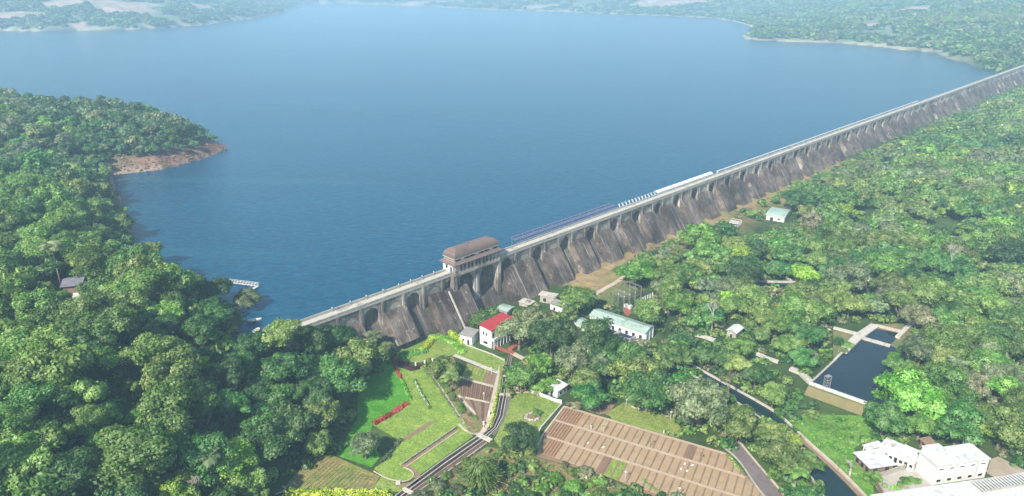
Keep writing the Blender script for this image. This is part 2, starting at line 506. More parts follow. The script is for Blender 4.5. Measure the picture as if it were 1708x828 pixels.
M['gate_roof'] = surf('brown_vault_roof', (.15, .105, .09), (.19, .14, .12), .6, (.11, .08, .07), .3, bm=.01, rough=.8)

# ------------------------------------------------------------------ terrain mesh
def build_terrain():
    NA, NR = 470, 440
    ang = np.radians(np.linspace(-56, 56, NA))
    rad = 45 * (9500 / 45) ** np.linspace(0, 1, NR)
    Rr, Aa = np.meshgrid(rad, ang, indexing='ij')
    X = Rr * np.sin(Aa); Y = Rr * np.cos(Aa)
    Z, dL, dV, sx, ox = height(X, Y, True)
    # cover colours
    n1 = fbm(X / 35, Y / 35, 4); n2 = fbm(X / 9, Y / 9, 3); n3 = fbm(X / 220 + 9, Y / 220, 5)
    C = np.empty(X.shape + (3,))
    forest = np.array([.045, .075, .025]); scrub = np.array([.065, .10, .03]); dry = np.array([.28, .20, .11]); brown = np.array([.22, .15, .09])
    C[:] = forest
    def blend(mask, col):
        C[:] = C * (1 - mask[..., None]) + np.asarray(col) * mask[..., None]
    blend(sstep(n1, .45, .65), scrub)
    inv = (dV < 2)
    # open ground at the foot of the dam
    foot = inv & (ox > 0) & (ox < 40) & (sx > 110) & (sx < 430)
    blend(np.where(foot, sstep(40 - ox, 0, 22), 0), dry)
    blend(np.where(foot, sstep(n2, .5, .7), 0) * .6, (.16, .2, .06))
    # far hills: dry tone, paled and blued to paint in distance haze
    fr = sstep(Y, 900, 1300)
    hazy_hillc = np.array([.15, .20, .13])
    blend(fr, hazy_hillc)
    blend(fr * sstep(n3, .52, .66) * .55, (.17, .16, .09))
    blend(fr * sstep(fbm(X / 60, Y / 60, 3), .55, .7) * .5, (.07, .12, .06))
    # bare strip along the far shore
    blend(fr * (1 - sstep(dL, 5, 22)) * (dL > 0) * .8, (.42, .36, .27))
    # bare rocky patches on the hills (world places)
    for (px, py, z, rx, ry, a) in BARE:
        q = Gfar(px, py)
        wob = (fbm(X / (rx * .35) + px, Y / (rx * .35), 5) - .5) * 2.2
        ca, sa = math.cos(a), math.sin(a)
        lx = ((X - q.x) * ca + (Y - q.y) * sa) / rx; ly = (-(X - q.x) * sa + (Y - q.y) * ca) / ry
        dd = np.sqrt(lx ** 2 + ly ** 2) + wob * .5
        blend((1 - sstep(dd, .75, .95)) * .95, (.44, .30, .25)); blend((1 - sstep(dd, .75, .95)) * sstep(fbm(X / 26, Y / 26, 3), .52, .6) * .6, (.20, .19, .12))
    # rocky bank of the headland
    rock = (1 - sstep(dL, 14, 22)) * (dL > -1) * (Y < 700) * (Y > 300) * (X < -90)
    blend(rock, (.14, .075, .058))
    blend(rock * sstep(n2, .55, .68), (.24, .15, .115))
    blend(rock * sstep(n1, .6, .7) * .5, (.12, .11, .06)); blend((1 - sstep(dL, 1, 3)) * rock, (.28, .21, .17))
    bad = (dL < 0)
    blend(bad * 1.0, (.05, .06, .05))
    me = bpy.data.meshes.new('ground')
    N = X.size
    me.vertices.add(N)
    me.vertices.foreach_set('co', np.stack([X, Y, Z], -1).reshape(-1).astype(np.float32))
    idx = np.arange(N).reshape(NR, NA)
    q = np.stack([idx[:-1, :-1], idx[:-1, 1:], idx[1:, 1:], idx[1:, :-1]], -1).reshape(-1, 4)[:, ::-1]
    me.loops.add(q.size); me.loops.foreach_set('vertex_index', np.ascontiguousarray(q).reshape(-1).astype(np.int32))
    me.polygons.add(len(q)); me.polygons.foreach_set('loop_start', np.arange(0, q.size, 4, dtype=np.int32))
    at = me.attributes.new('cover', 'FLOAT_COLOR', 'POINT')
    c4 = np.ones((N, 4), np.float32); c4[:, :3] = C.reshape(-1, 3)
    at.data.foreach_set('color', c4.reshape(-1))
    me.materials.append(M['terrain'])
    me.update(calc_edges=True)
    me.polygons.foreach_set('use_smooth', np.ones(len(q), bool))
    o = bpy.data.objects.new('ground', me); COL.objects.link(o)
    tag(o, kind='structure')
BARE = [(36, 26, 0, 66, 40, .1), (10, 30, 0, 40, 30, 0), (108, 6, 0, 62, 60, .1), (205, 10, 0, 62, 110, .1), (225, 18, 0, 60, 60, .3), (190, 4, 0, 70, 80, 0), (245, 8, 0, 50, 60, 0), (330, 10, 0, 40, 60, -.4), (345, 15, 0, 30, 50, -.4),
        (132, 41, 0, 20, 22, 0), (372, 2, 0, 30, 50, 0), (720, 4, 0, 200, 60, 0), (900, 12, 0, 130, 50, 0), (960, 17, 0, 100, 40, 0), (1290, 27, 0, 50, 70, .4), (1310, 12, 0, 16, 120, .1),
        (1445, 42, 0, 30, 50, 0), (1535, 14, 0, 34, 60, 0), (1525, 30, 0, 22, 60, 0), (1440, 60, 0, 30, 10, 0), (1120, 3, 0, 160, 90, 0), (1400, 1, 0, 120, 60, 0), (1650, 22, 0, 30, 40, 0)]
build_terrain()

# ------------------------------------------------------------------ water
def sheet(name, pts, z, mat, kind='structure', thick=.0, label=None, cat=None):
    """flat polygon (xy world) as a thin slab"""
    mb = MB()
    if thick:
        mb.prism(pts, z - thick, z)
        me = mb.mesh(name, mat)
        bm = bmesh.new(); bm.from_mesh(me); bmesh.ops.triangulate(bm, faces=bm.faces[:]); bm.to_mesh(me); bm.free()
        o = bpy.data.objects.new(name, me)
    else:
        a = sum(pts[i][0] * pts[(i + 1) % len(pts)][1] - pts[(i + 1) % len(pts)][0] * pts[i][1] for i in range(len(pts)))
        if a < 0: pts = list(reversed(pts))
        tris = tessellate_polygon([[Vector((p[0], p[1], 0)) for p in pts]])
        me = bpy.data.meshes.new(name)
        me.from_pydata([(p[0], p[1], z) for p in pts], [], [tuple(t) for t in tris])
        me.materials.append(mat)
        me.update()
        bm = bmesh.new(); bm.from_mesh(me); bmesh.ops.recalc_face_normals(bm, faces=bm.faces[:])
        for f in bm.faces:
            if f.normal.z < 0: f.normal_flip()
        bm.to_mesh(me); bm.free()
        o = bpy.data.objects.new(name, me)
    COL.objects.link(o)
    tag(o, label, cat, kind=kind)
    return o
def grow(poly, r, keep):
    n = len(poly); out = []
    a = sum(poly[i][0] * poly[(i + 1) % n][1] - poly[(i + 1) % n][0] * poly[i][1] for i in range(n))
    sg = 1 if a > 0 else -1
    for i in range(n):
        if i in keep: out.append(poly[i]); continue
        p = Vector(poly[i]); a_ = Vector(poly[i - 1]); b_ = Vector(poly[(i + 1) % n])
        d = ((p - a_).normalized() + (b_ - p).normalized())
        d = d.normalized() if d.length > 1e-5 else (b_ - p).normalized()
        nn = Vector((d.y, -d.x)) * sg
        k = 1.0 if p.y < 800 else 2.5
        out.append(tuple(p + nn * r * k))
    return out
nL = len(LAKE)
# the thin floating streak across the reservoir
_st = [P(a, b, 0) for a, b in [(60, 158), (150, 163), (300, 168), (480, 177), (620, 188), (760, 202), (900, 216), (1010, 228), (1120, 242)]]
_mb = MB(); _mb.wall([(q.x, q.y) for q in _st], 2.2, .0, .03)
tag(_mb.build('water_streak', surf('drifting_foam', (.018, .10, .15), (.003, .055, .10), .03, rough=.25, bm=0, lohi=(.42, .62))), kind='structure')
sheet('lake_water', grow(LAKE, 3.0, {nL - 1, nL - 2, nL - 3, nL - 4, 0}), 0.0, M['lake'])

def ribs(m, scale, amt):
    nt = m.node_tree; b = nt.nodes['Principled BSDF']; l = b.inputs['Base Color'].links[0].from_socket
    w = nt.nodes.new('ShaderNodeTexWave'); w.inputs['Scale'].default_value = scale; w.bands_direction = 'X'; nt.links.new(coords(nt), w.inputs['Vector'])
    mm = nt.nodes.new('ShaderNodeMix'); mm.data_type = 'RGBA'; mm.blend_type = 'MULTIPLY'; mm.inputs[0].default_value = 1
    nt.links.new(l, mm.inputs[6]); nt.links.new(mix(nt, w.outputs['Fac'], (1 - amt,) * 3, (1 + amt * .4,) * 3), mm.inputs[7]); nt.links.new(mm.outputs[2], b.inputs['Base Color'])
for k_, s_, a_ in (('green_roof', .45, .25), ('red_roof', .6, .25), ('grey_roof', .6, .35), ('gate_roof', .35, .2), ('white_roof', .16, .12)): ribs(M[k_], s_, a_)
# ------------------------------------------------------------------ the dam
RZ = math.atan2(DD.y, DD.x)
def S_at(px, o, z):
    lo, hi = -80.0, DAMLEN + 400
    for _ in range(45):
        m = (lo + hi) / 2
        q = D(m, o, z)
        x, _y, _d = proj(q.x, q.y, z)
        if x < px: lo = m
        else: hi = m
    return lo
HP = 9.1
PT = 18.2
S_END = DAMLEN + 430
dam = thing('masonry_dam', 'long dark stone dam with arches and sloping buttresses along the reservoir', 'dam', A0z, RZ)
for nt_ in MASON:
    for n_ in nt_.nodes:
        if n_.type == 'TEX_COORD': n_.object = dam
gs0, gs1 = S_at(754, 2.2, CREST), S_at(829, 2.2, CREST)
sr = S_at(907, 2.6, -2.7)                     # first regular buttress right of the gatehouse
def core_profile(zs, base):
    return [(-2.0, -9), (-2.0, 2.5), (1.15, 2.5), (1.15, zs), (1.15 + .70 * (zs - base), base), (-2.0, base)]
def extrude_s(mb, prof, s0, s1, n=1, basef=None):
    """prof: (o,z) polygon extruded along s; local x=s, y=-o"""
    k = len(prof)
    for j in range(n):
        a = s0 + (s1 - s0) * j / n; b = s0 + (s1 - s0) * (j + 1) / n
        vs = [(a, -o, z) for o, z in prof] + [(b, -o, z) for o, z in prof]
        fs = [(i, (i + 1) % k, k + (i + 1) % k, k + i) for i in range(k)] + [tuple(range(k - 1, -1, -1)), tuple(range(k, 2 * k))]
        mb.add(vs, fs)
    return mb
def fixn(o):
    bm = bmesh.new(); bm.from_mesh(o.data); bmesh.ops.recalc_face_normals(bm, faces=bm.faces[:]); bm.to_mesh(o.data); bm.free(); return o
# slabs (s0, s1)
slabs = []
for a, b in ((572, 604), (640, 678), (714, 778), (837, 889)):
    slabs.append((S_at(a, 2.6, -2.7), S_at(b, 2.6, -2.7)))
k = 0
while sr + k * PT < S_END:
    slabs.append((sr + k * PT, sr + k * PT + .60 * PT)); k += 1
# core: pieces between slabs, so the masonry of each bay is its own wall
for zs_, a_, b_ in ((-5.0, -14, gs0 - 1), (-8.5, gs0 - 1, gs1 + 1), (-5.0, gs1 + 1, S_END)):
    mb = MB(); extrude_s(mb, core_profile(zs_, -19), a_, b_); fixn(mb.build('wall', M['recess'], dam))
# buttresses
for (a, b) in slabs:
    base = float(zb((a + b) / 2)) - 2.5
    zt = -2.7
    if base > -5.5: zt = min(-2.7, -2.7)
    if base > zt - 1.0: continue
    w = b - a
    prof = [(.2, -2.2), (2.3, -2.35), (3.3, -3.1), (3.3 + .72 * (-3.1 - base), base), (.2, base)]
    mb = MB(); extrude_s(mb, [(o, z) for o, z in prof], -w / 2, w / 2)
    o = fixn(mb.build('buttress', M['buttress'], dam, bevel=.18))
    o.location = ((a + b) / 2, 0, 0)
# the arcade: a flat wall with one arched opening per half pitch, two openings per bay mesh
def arch_panel(mb, x0, w, op, r, zspring, ztop, zbot, y0, y1, seg=14):
    """wall from x0..x0+w, y=-o from -y1..-y0, opening width 2r centred, open to the bottom"""
    cx = x0 + w / 2
    arc = [(cx - r, zbot)] + [(cx - r * math.cos(t), zspring + r * math.sin(t)) for t in [math.pi * i / seg for i in range(seg + 1)]] + [(cx + r, zbot)]
    out = [(x0, zbot)] + [(x0 + (w) * i / seg, ztop) for i in range(seg + 1)] + [(x0 + w, zbot)]
    n = len(arc)
    V = []
    for y in (-y1, -y0):
        V += [(p[0], y, p[1]) for p in arc] + [(p[0], y, p[1]) for p in out]
    F = []
    for i in range(n - 1):
        F.append((i, i + 1, n + i + 1, n + i))                           # front
        F.append((2 * n + i + 1, 2 * n + i, 3 * n + i, 3 * n + i + 1))   # back
        F.append((i + 1, i, 2 * n + i, 2 * n + i + 1))                   # soffit
        F.append((n + i, n + i + 1, 3 * n + i + 1, 3 * n + i))           # outside
    mb.add(V, F)
def pilaster(mb, x, w=.9, o0=2.2, o1=2.6, z0=-8, z1=2.2):
    mb.box(x - w / 2, x + w / 2, -o1, -o0 - .002, z0, z1)
def bay_mesh():
    mb = MB()
    for j in range(2):
        arch_panel(mb, j * HP, HP, 1, 3.15, -2.0, 2.3, -7.5, 1.1, 2.25)
        pilaster(mb, j * HP)
        # shallow blind order: small impost blocks
    me = mb.mesh('arcade_bay', M['facade'])
    bm = bmesh.new(); bm.from_mesh(me); bmesh.ops.recalc_face_normals(bm, faces=bm.faces[:]); bm.to_mesh(me); bm.free()
    return me
bay = bay_mesh()
_ib = MB(); _ib.box(.6, HP - .6, -1.95, -1.0, -7.4, 2.2); infill = _ib.mesh('arch_infill', M['infill'])
aoff = sr + .30 * PT - HP / 2       # arch centred over the first regular slab
s = aoff
nb = 0
while s < S_END - PT:
    put(bay, 'arcade_bay', dam, (s, 0, 0)); put(infill, 'arch_infill', dam, (s, 0, 0)); s += PT; nb += 1
s = aoff - PT
while s > gs1 - 2:
    put(bay, 'arcade_bay', dam, (s, 0, 0)); put(infill, 'arch_infill', dam, (s, 0, 0)); s -= PT
last = s + PT
mb = MB()
# the rest up to the gatehouse as narrower single arches
rem = last - gs1
if rem > 3:
    arch_panel(mb, gs1, rem, 1, min(3.15, rem / 2 - .7), -2.0, 2.3, -7.5, 1.1, 2.25)
    pilaster(mb, gs1 + .6)
    fixn(mb.build('arcade_bay', M['facade'], dam))
aL = S_at(657, 2.6, -2.7) - HP / 2
s = aL
while s < gs0 - HP - 1:
    put(bay, 'arcade_bay', dam, (s, 0, 0)); put(infill, 'arch_infill', dam, (s, 0, 0)); s += PT
sL = s
s = aL - PT
while s > -22:
    put(bay, 'arcade_bay', dam, (s, 0, 0)); put(infill, 'arch_infill', dam, (s, 0, 0)); s -= PT
if gs0 - sL > 3:
    mb = MB(); rem = gs0 - sL
    arch_panel(mb, sL, rem, 1, min(3.15, rem / 2 - .7), -2.0, 2.3, -7.5, 1.1, 2.25); pilaster(mb, sL)
    fixn(mb.build('arcade_bay', M['facade'], dam))
# gate bay: two tall arches and massive end pilasters
mb = MB()
gw = (gs1 - gs0) / 2
for j in range(2):
    arch_panel(mb, gs0 + j * gw, gw, 1, gw / 2 - 1.5, -2.6, 2.4, -15, 1.4, 3.2, 18)
for x in (gs0 + .2, gs1 - .2):
    mb.box(x - .9, x + .9, -3.9, -1.5, -15, 2.45)
mb.box(gs0 + gw - .5, gs0 + gw + .5, -3.6, -3.2, -8, 2.4)
fixn(mb.build('gate_arches', M['facade'], dam))
# crest
mb = MB(); mb.box(-16, S_END, -2.42, 2.1, 2.5, 3.0); mb.box(-16, S_END, -2.5, -2.2, 2.3, 2.85); mb.build('crest_road', M['deck'], dam)
mb = MB(); mb.box(-16, gs0, -2.45, -2.15, 3.0, 3.8); mb.box(gs1, S_END, -2.45, -2.15, 3.0, 3.8); mb.build('parapet', M['parapet'], dam)
mb = MB(); mb.box(-16, gs0, 1.75, 2.1, 3.0, 3.95); mb.box(gs1, S_END, 1.75, 2.1, 3.0, 3.7)
mb.build('parapet', M['parapet'], dam)
# pale drain running down a joint of the wide buttress
xj = S_at(746, 2.6, -2.7)
zz = -16.5
mb = MB(); 
mb.add([(xj - .3, -3.3, -3.05), (xj + .3, -3.3, -3.05), (xj + .3, -3.3 - .72 * (-3.1 - zz), zz + .12), (xj - .3, -3.3 - .72 * (-3.1 - zz), zz + .12),
        (xj - .3, -3.8, -3.05), (xj + .3, -3.8, -3.05), (xj + .3, -4.0 - .72 * (-3.1 - zz), zz + .12), (xj - .3, -4.0 - .72 * (-3.1 - zz), zz + .12)],
       [(0, 1, 2, 3), (7, 6, 5, 4), (0, 4, 5, 1), (1, 5, 6, 2), (2, 6, 7, 3), (3, 7, 4, 0)])
fixn(mb.build('drain_chute', M['pale_concrete'], dam))
# inspection door at the foot of a recess, small pilaster tower on the joint
# gate house on the crest
gh = thing('gatehouse', 'brown vault-roofed gatehouse standing on the crest of the dam', 'building', D((gs0 + gs1) / 2, .2, CREST), RZ)
L2 = (gs1 - gs0) / 2; W2_ = 3.7
mb = MB(); mb.box(-L2, L2, -W2_ - .3, W2_ + .3, -.7, .25); mb.build('floor_slab', M['facade'], gh)
for sx_ in (-1, 1):          # closed end rooms
    x0, x1 = (-L2 + .2, -L2 + 3.6) if sx_ < 0 else (L2 - 3.6, L2 - .2)
    mb = MB(); mb.box(x0, x1, -W2_ + 1.6, W2_ - .2, .25, 4.0); mb.build('wall', M['white'], gh)
nc = 12
for i in range(nc + 1):
    x = -L2 + .5 + (2 * L2 - 1) * i / nc
    for y in (-W2_ + .1, W2_ - .3):
        mb = MB(); mb.box(-.28, .28, -.28, .28, 0, 3.75); mb.box(-.38, .38, -.38, .38, 3.3, 3.75)
        o = mb.build('column', M['parapet'] if i % 2 else M['facade'], gh); o.location = (x, y, .25)
mb = MB(); mb.box(-L2 + .4, L2 - .4, -W2_ - .05, -W2_ + .12, .3, 1.25); mb.box(-L2 + .4, L2 - .4, W2_ - .35, W2_ - .2, .3, 1.25); mb.build('balustrade', M['facade'], gh)
mb = MB(); mb.box(-L2 + 4, L2 - 4, -1.6, 2.6, .25, 4.0); mb.build('inner_wall', M['brown_wall'], gh)
for x in (-L2 + .18, L2 - .18):
    mb = MB(); mb.box(-.06, .06, -.55, .55, 0, 1.5); o = mb.build('window', M['dark_glass'], gh); o.location = (x, 1.3, 1.6)
    mb = MB(); mb.box(-.06, .06, -.5, .5, 0, 2.3); o = mb.build('door', M['dark_glass'], gh); o.location = (x, -1.3, .28)
# sloping pent eave
def frustum(mb, L, W, z0, l, w, z1, thick=.12):
    a = [(-L, -W, z0), (L, -W, z0), (L, W, z0), (-L, W, z0), (-l, -w, z1), (l, -w, z1), (l, w, z1), (-l, w, z1)]
    mb.add(a + [(x, y, z - thick) for x, y, z in a[:4]], [(0, 1, 5, 4), (1, 2, 6, 5), (2, 3, 7, 6), (3, 0, 4, 7), (4, 5, 6, 7), (8, 9, 1, 0), (9, 10, 2, 1), (10, 11, 3, 2), (11, 8, 0, 3), (11, 10, 9, 8)])
mb = MB(); frustum(mb, L2 + .9, W2_ + .9, 4.05, L2 - .4, W2_ - .4, 4.95); fixn(mb.build('eave', M['gate_roof'], gh))
mb = MB(); mb.box(-L2 + .5, L2 - .5, -W2_ + .5, W2_ - .5, 4.9, 6.0); mb.build('clerestory', M['brown_wall'], gh)
for i in range(9):
    for y in (-W2_ + .49, W2_ - .49):
        mb = MB(); mb.box(-.75, .75, -.05, .05, 0, .55); o = mb.build('clerestory_window', M['white'] if i % 3 == 1 else M['dark_glass'], gh)
        o.location = (-L2 + 2 + (2 * L2 - 4) * i / 8, y, 5.2)
mb = MB(); mb.box(-L2 + .1, L2 - .1, -W2_ + .1, W2_ - .1, 6.0, 6.35); mb.box(-L2 + .35, L2 - .35, -W2_ + .35, W2_ - .35, 4.97, 5.1); mb.build('cornice', M['parapet'], gh)
# vaulted hipped roof
mb = MB(); nseg = 10; rings = []
for i in range(nseg + 1):
    t = math.pi / 2 * i / nseg
    c = math.cos(t) ** .8 if i < nseg else 0
    w = (W2_ - .1) * c; l = L2 - .2 - (W2_ + .6) * (1 - c) * .95; z = 6.35 + 3.2 * math.sin(t) ** .95
    rings.append([(-l, -w, z), (l, -w, z), (l, w, z), (-l, w, z)])
vs = [p for r in rings for p in r]; fs = []
for i in range(nseg):
    for k_ in range(4):
        a = 4 * i + k_; b = 4 * i + (k_ + 1) % 4
        fs.append((a, b, b + 4, a + 4))
mb.add(vs, fs); o = mb.build('roof', M['gate_roof'], gh)
mb = MB(); mb.box(-L2 * .15, -L2 * .1, -.3, .3, 9.5, 9.75); mb.build('ridge_vent', M['dark_wood'], gh)
# ------------------------------------------------------------------ trees
def leafmat(name, col, var=.35, use_tint=False, pale=None, trans=.22):
    m = bpy.data.materials.new(name); m.use_nodes = True
    nt = m.node_tree; nt.nodes.clear()
    out = nt.nodes.new('ShaderNodeOutputMaterial')
    geo = nt.nodes.new('ShaderNodeNewGeometry')
    if use_tint:
        at = nt.nodes.new('ShaderNodeAttribute'); at.attribute_name = 'tint'; base = at.outputs['Color']
    else:
        oi = nt.nodes.new('ShaderNodeObjectInfo')
        hsv = nt.nodes.new('ShaderNodeHueSaturation'); hsv.inputs['Color'].default_value = (*col, 1)
        mr = nt.nodes.new('ShaderNodeMapRange'); mr.inputs[3].default_value = .485; mr.inputs[4].default_value = .515
        nt.links.new(oi.outputs['Random'], mr.inputs[0]); nt.links.new(mr.outputs[0], hsv.inputs['Hue'])
        mul = nt.nodes.new('ShaderNodeMath'); mul.operation = 'MULTIPLY'; mul.inputs[1].default_value = 7.31
        fr = nt.nodes.new('ShaderNodeMath'); fr.operation = 'FRACT'
        nt.links.new(oi.outputs['Random'], mul.inputs[0]); nt.links.new(mul.outputs[0], fr.inputs[0])
        mr2 = nt.nodes.new('ShaderNodeMapRange'); mr2.inputs[3].default_value = 1 - var; mr2.inputs[4].default_value = 1 + var
        nt.links.new(fr.outputs[0], mr2.inputs[0]); nt.links.new(mr2.outputs[0], hsv.inputs['Value'])
        base = hsv.outputs[0]
    # every leaf cluster differs a little
    h2 = nt.nodes.new('ShaderNodeHueSaturation'); nt.links.new(base, h2.inputs['Color'])
    mr3 = nt.nodes.new('ShaderNodeMapRange'); mr3.inputs[3].default_value = .6; mr3.inputs[4].default_value = 1.4
    nt.links.new(geo.outputs['Random Per Island'], mr3.inputs[0]); nt.links.new(mr3.outputs[0], h2.inputs['Value'])
    pn = nt.nodes.new('ShaderNodeTexNoise'); pn.inputs['Scale'].default_value = .28; pn.inputs['Detail'].default_value = 3
    nt.links.new(geo.outputs['Position'], pn.inputs['Vector'])
    h4 = nt.nodes.new('ShaderNodeHueSaturation'); nt.links.new(h2.outputs[0], h4.inputs['Color'])
    for sck, lo_, hi_ in (('Hue', .515, .485), ('Value', .65, 1.4), ('Saturation', 1.1, .9)):
        r_ = nt.nodes.new('ShaderNodeMapRange'); r_.inputs[1].default_value = .35; r_.inputs[2].default_value = .65; r_.inputs[3].default_value = lo_; r_.inputs[4].default_value = hi_
        nt.links.new(pn.outputs[0], r_.inputs[0]); nt.links.new(r_.outputs[0], h4.inputs[sck])
    h2 = h4
    d = nt.nodes.new('ShaderNodeBsdfDiffuse'); t = nt.nodes.new('ShaderNodeBsdfTranslucent'); g = nt.nodes.new('ShaderNodeBsdfGlossy')
    g.inputs['Roughness'].default_value = .5; g.inputs['Color'].default_value = (.7, .75, .7, 1)
    h3 = nt.nodes.new('ShaderNodeHueSaturation'); h3.inputs['Hue'].default_value = .47; h3.inputs['Value'].default_value = 1.5
    nt.links.new(h2.outputs[0], h3.inputs['Color'])
    nt.links.new(h2.outputs[0], d.inputs[0]); nt.links.new(h3.outputs[0], t.inputs[0])
    m1 = nt.nodes.new('ShaderNodeMixShader'); m1.inputs[0].default_value = trans
    nt.links.new(d.outputs[0], m1.inputs[1]); nt.links.new(t.outputs[0], m1.inputs[2])
    m2 = nt.nodes.new('ShaderNodeMixShader'); m2.inputs[0].default_value = .035
    nt.links.new(m1.outputs[0], m2.inputs[1]); nt.links.new(g.outputs[0], m2.inputs[2])
    nt.links.new(m2.outputs[0], out.inputs[0])
    return m
SPEC = {   # name: (adjective, linear colour)
    'dark':   ('dark green', (.048, .105, .026)),
    'deep':   ('deep green', (.060, .145, .030)),
    'mid':    ('mid green', (.115, .205, .038)),
    'olive':  ('olive green', (.145, .205, .048)),
    'grey':   ('grey green', (.145, .180, .080)),
    'bright': ('bright green', (.125, .265, .036)),
    'lime':   ('yellow green', (.22, .33, .04)),
    'brown':  ('brownish half-bare', (.18, .18, .09)),
}
for k in SPEC:
    c_ = SPEC[k][1]; g_ = 1.2 if k in ('dark', 'deep') else 1.12
    SPEC[k] = (SPEC[k][0], (c_[0] * g_ * .96, c_[1] * g_, c_[2] * g_ * .98))
LM = {k: leafmat('leaves_' + k, v[1]) for k, v in SPEC.items()}
LM['tint'] = leafmat('leaves_mixed', (0, 0, 0), use_tint=True)

def unit(v): return v / np.maximum(np.linalg.norm(v, axis=-1, keepdims=True), 1e-9)
def crown_quads(seed, n, leaf, style='round'):
    """crown radius 1, returns (N,4,3); total height about Ht"""
    rs = np.random.RandomState(seed)
    if style == 'round': Ht, nl, flat, rl, zc0 = 1.85, 28, .80, (.13, .38), .95
    elif style == 'spread': Ht, nl, flat, rl, zc0 = 1.45, 36, .45, (.12, .33), .90
    elif style == 'tall': Ht, nl, flat, rl, zc0 = 2.9, 30, 1.5, (.24, .40), 1.35
    elif style == 'bush': Ht, nl, flat, rl, zc0 = 1.2, 16, .75, (.25, .45), .45
    elif style == 'clump': Ht, nl, flat, rl, zc0 = 1.5, 18, .8, (.22, .36), .62
    C = []; RL = []
    k = 0
    while len(C) < nl:
        d = unit(rs.randn(3)); d[2] = abs(d[2]) * 1.0 - .25 if rs.rand() < .85 else -abs(d[2]) * .5
        rr = rs.uniform(.45, .86) if k > 3 else rs.uniform(0, .35)
        r = rs.uniform(*rl)
        c = np.array([d[0] * rr, d[1] * rr, zc0 + d[2] * flat * rr])
        C.append(c); RL.append(r); k += 1
    C = np.array(C); RL = np.array(RL)
    # lopsided outline
    C[:, :2] *= (1 + .28 * np.sin(np.arctan2(C[:, 1], C[:, 0]) * 2 + rs.rand() * 6)[:, None])
    m = n * 3
    w = RL ** 2; w /= w.sum()
    li = rs.choice(nl, m, p=w)
    d = unit(rs.randn(m, 3)); d[:, 2] = np.where(d[:, 2] < -.35, -d[:, 2], d[:, 2])
    rad = RL[li] * (1 - .28 * rs.rand(m) ** 2)
    # sub-clumps: bump the lobe radius with a hash of direction
    bumpn = np.sin(d[:, 0] * 11 + li) * np.sin(d[:, 1] * 9 + 2 * li) * np.sin(d[:, 2] * 9 + 3 * li)
    rad *= 1 + .30 * bumpn
    rad *= np.where(rs.rand(m) < .10, 1 + .38 * rs.rand(m), 1)
    p = C[li] + d * rad[:, None] * np.array([1, 1, .85])
    dist = np.linalg.norm((p[:, None, :] - C[None]) / np.array([1, 1, .85]), axis=2) / RL[None]
    dist[np.arange(m), li] = 9
    keep = (dist.min(1) > .86) | (rs.rand(m) < .12)
    keep &= ~((np.sin(d[:, 0] * 5 + li * 1.7) * np.sin(d[:, 1] * 6 + li) > .55) & (rs.rand(m) < .6))
    idx = np.where(keep)[0][:n]
    p = p[idx]; d = d[idx]
    N = len(p)
    nrm = unit(d + rs.randn(N, 3) * .30 + np.array([0, 0, .15]))
    a = unit(np.cross(nrm, rs.randn(N, 3))); b = np.cross(nrm, a)
    s = leaf * rs.uniform(.5, 1.25, (N, 1)); s2 = s * rs.uniform(.45, .9, (N, 1))
    j = lambda: 1 + rs.uniform(-.25, .25, (N, 1))
    V = np.stack([p - a * s * j(), p - b * s2 * j(), p + a * s * j(), p + b * s2 * j() + nrm * s * .2], 1)
    return V, C, RL, Ht
def trunk_mb(C, RL, style, seed, pale=False):
    rs = random.Random(seed)
    mb = MB()
    h0 = .55 if style != 'spread' else .5
    if style in ('bush', 'clump'): h0 = .15
    pts = [Vector((0, 0, -.12)), Vector((rs.uniform(-.03, .03), rs.uniform(-.03, .03), h0 * .5)), Vector((rs.uniform(-.05, .05), rs.uniform(-.05, .05), h0))]
    rad = [.075, .055, .045]
    if style in ('bush', 'clump'): rad = [.05, .04, .03]
    for i in range(2): mb.tube(pts[i], pts[i + 1], rad[i], rad[i + 1], 7)
    order = sorted(range(len(C)), key=lambda i: -RL[i])[:8]
    for i in order:
        c = Vector(C[i]); mid = pts[2].lerp(c, .5) + Vector((0, 0, -.05))
        mb.tube(pts[2] - Vector((0, 0, .03)), mid, .032, .02, 5); mb.tube(mid, c, .02, .007, 4)
    return mb
CROWNS = {}
STY = [('round', s) for s in (11, 12, 13, 14, 15)] + [('spread', s) for s in (21, 22, 23, 24, 25)] + [('tall', 31), ('tall', 32), ('tall', 33), ('bush', 41), ('clump', 51)]
for sty, sd in STY:
    V, C_, RL_, Ht = crown_quads(sd, 6500 if sty != 'bush' else 3600, .047 if sty != 'bush' else .05, sty)
    cm = quads_mesh('crown', V, LM['mid'])
    tm = trunk_mb(C_, RL_, sty, sd).mesh('trunk', M['bark'], True)
    CROWNS.setdefault(sty, []).append((cm, tm, Ht))
def plant(x, y, z, r, sty, var, spec, rz, label, group=None, name='tree', cat='tree', hs=1.0, bark=None):
    cm, tm, Ht = CROWNS[sty][var % len(CROWNS[sty])]
    t = thing(name, label, cat, (x, y, z), rz, group)
    t.scale = (r * (1 + .14 * math.sin(x * 3.1)), r * (1 + .14 * math.cos(y * 2.3)), r * hs)
    c = put(cm, 'crown', t); c.material_slots[0].link = 'OBJECT'; c.material_slots[0].material = LM[spec]
    k = put(tm, 'trunk', t)
    if bark: k.material_slots[0].link = 'OBJECT'; k.material_slots[0].material = bark
    return t
placed = []      # (x, y, r) of everything planted, for spacing
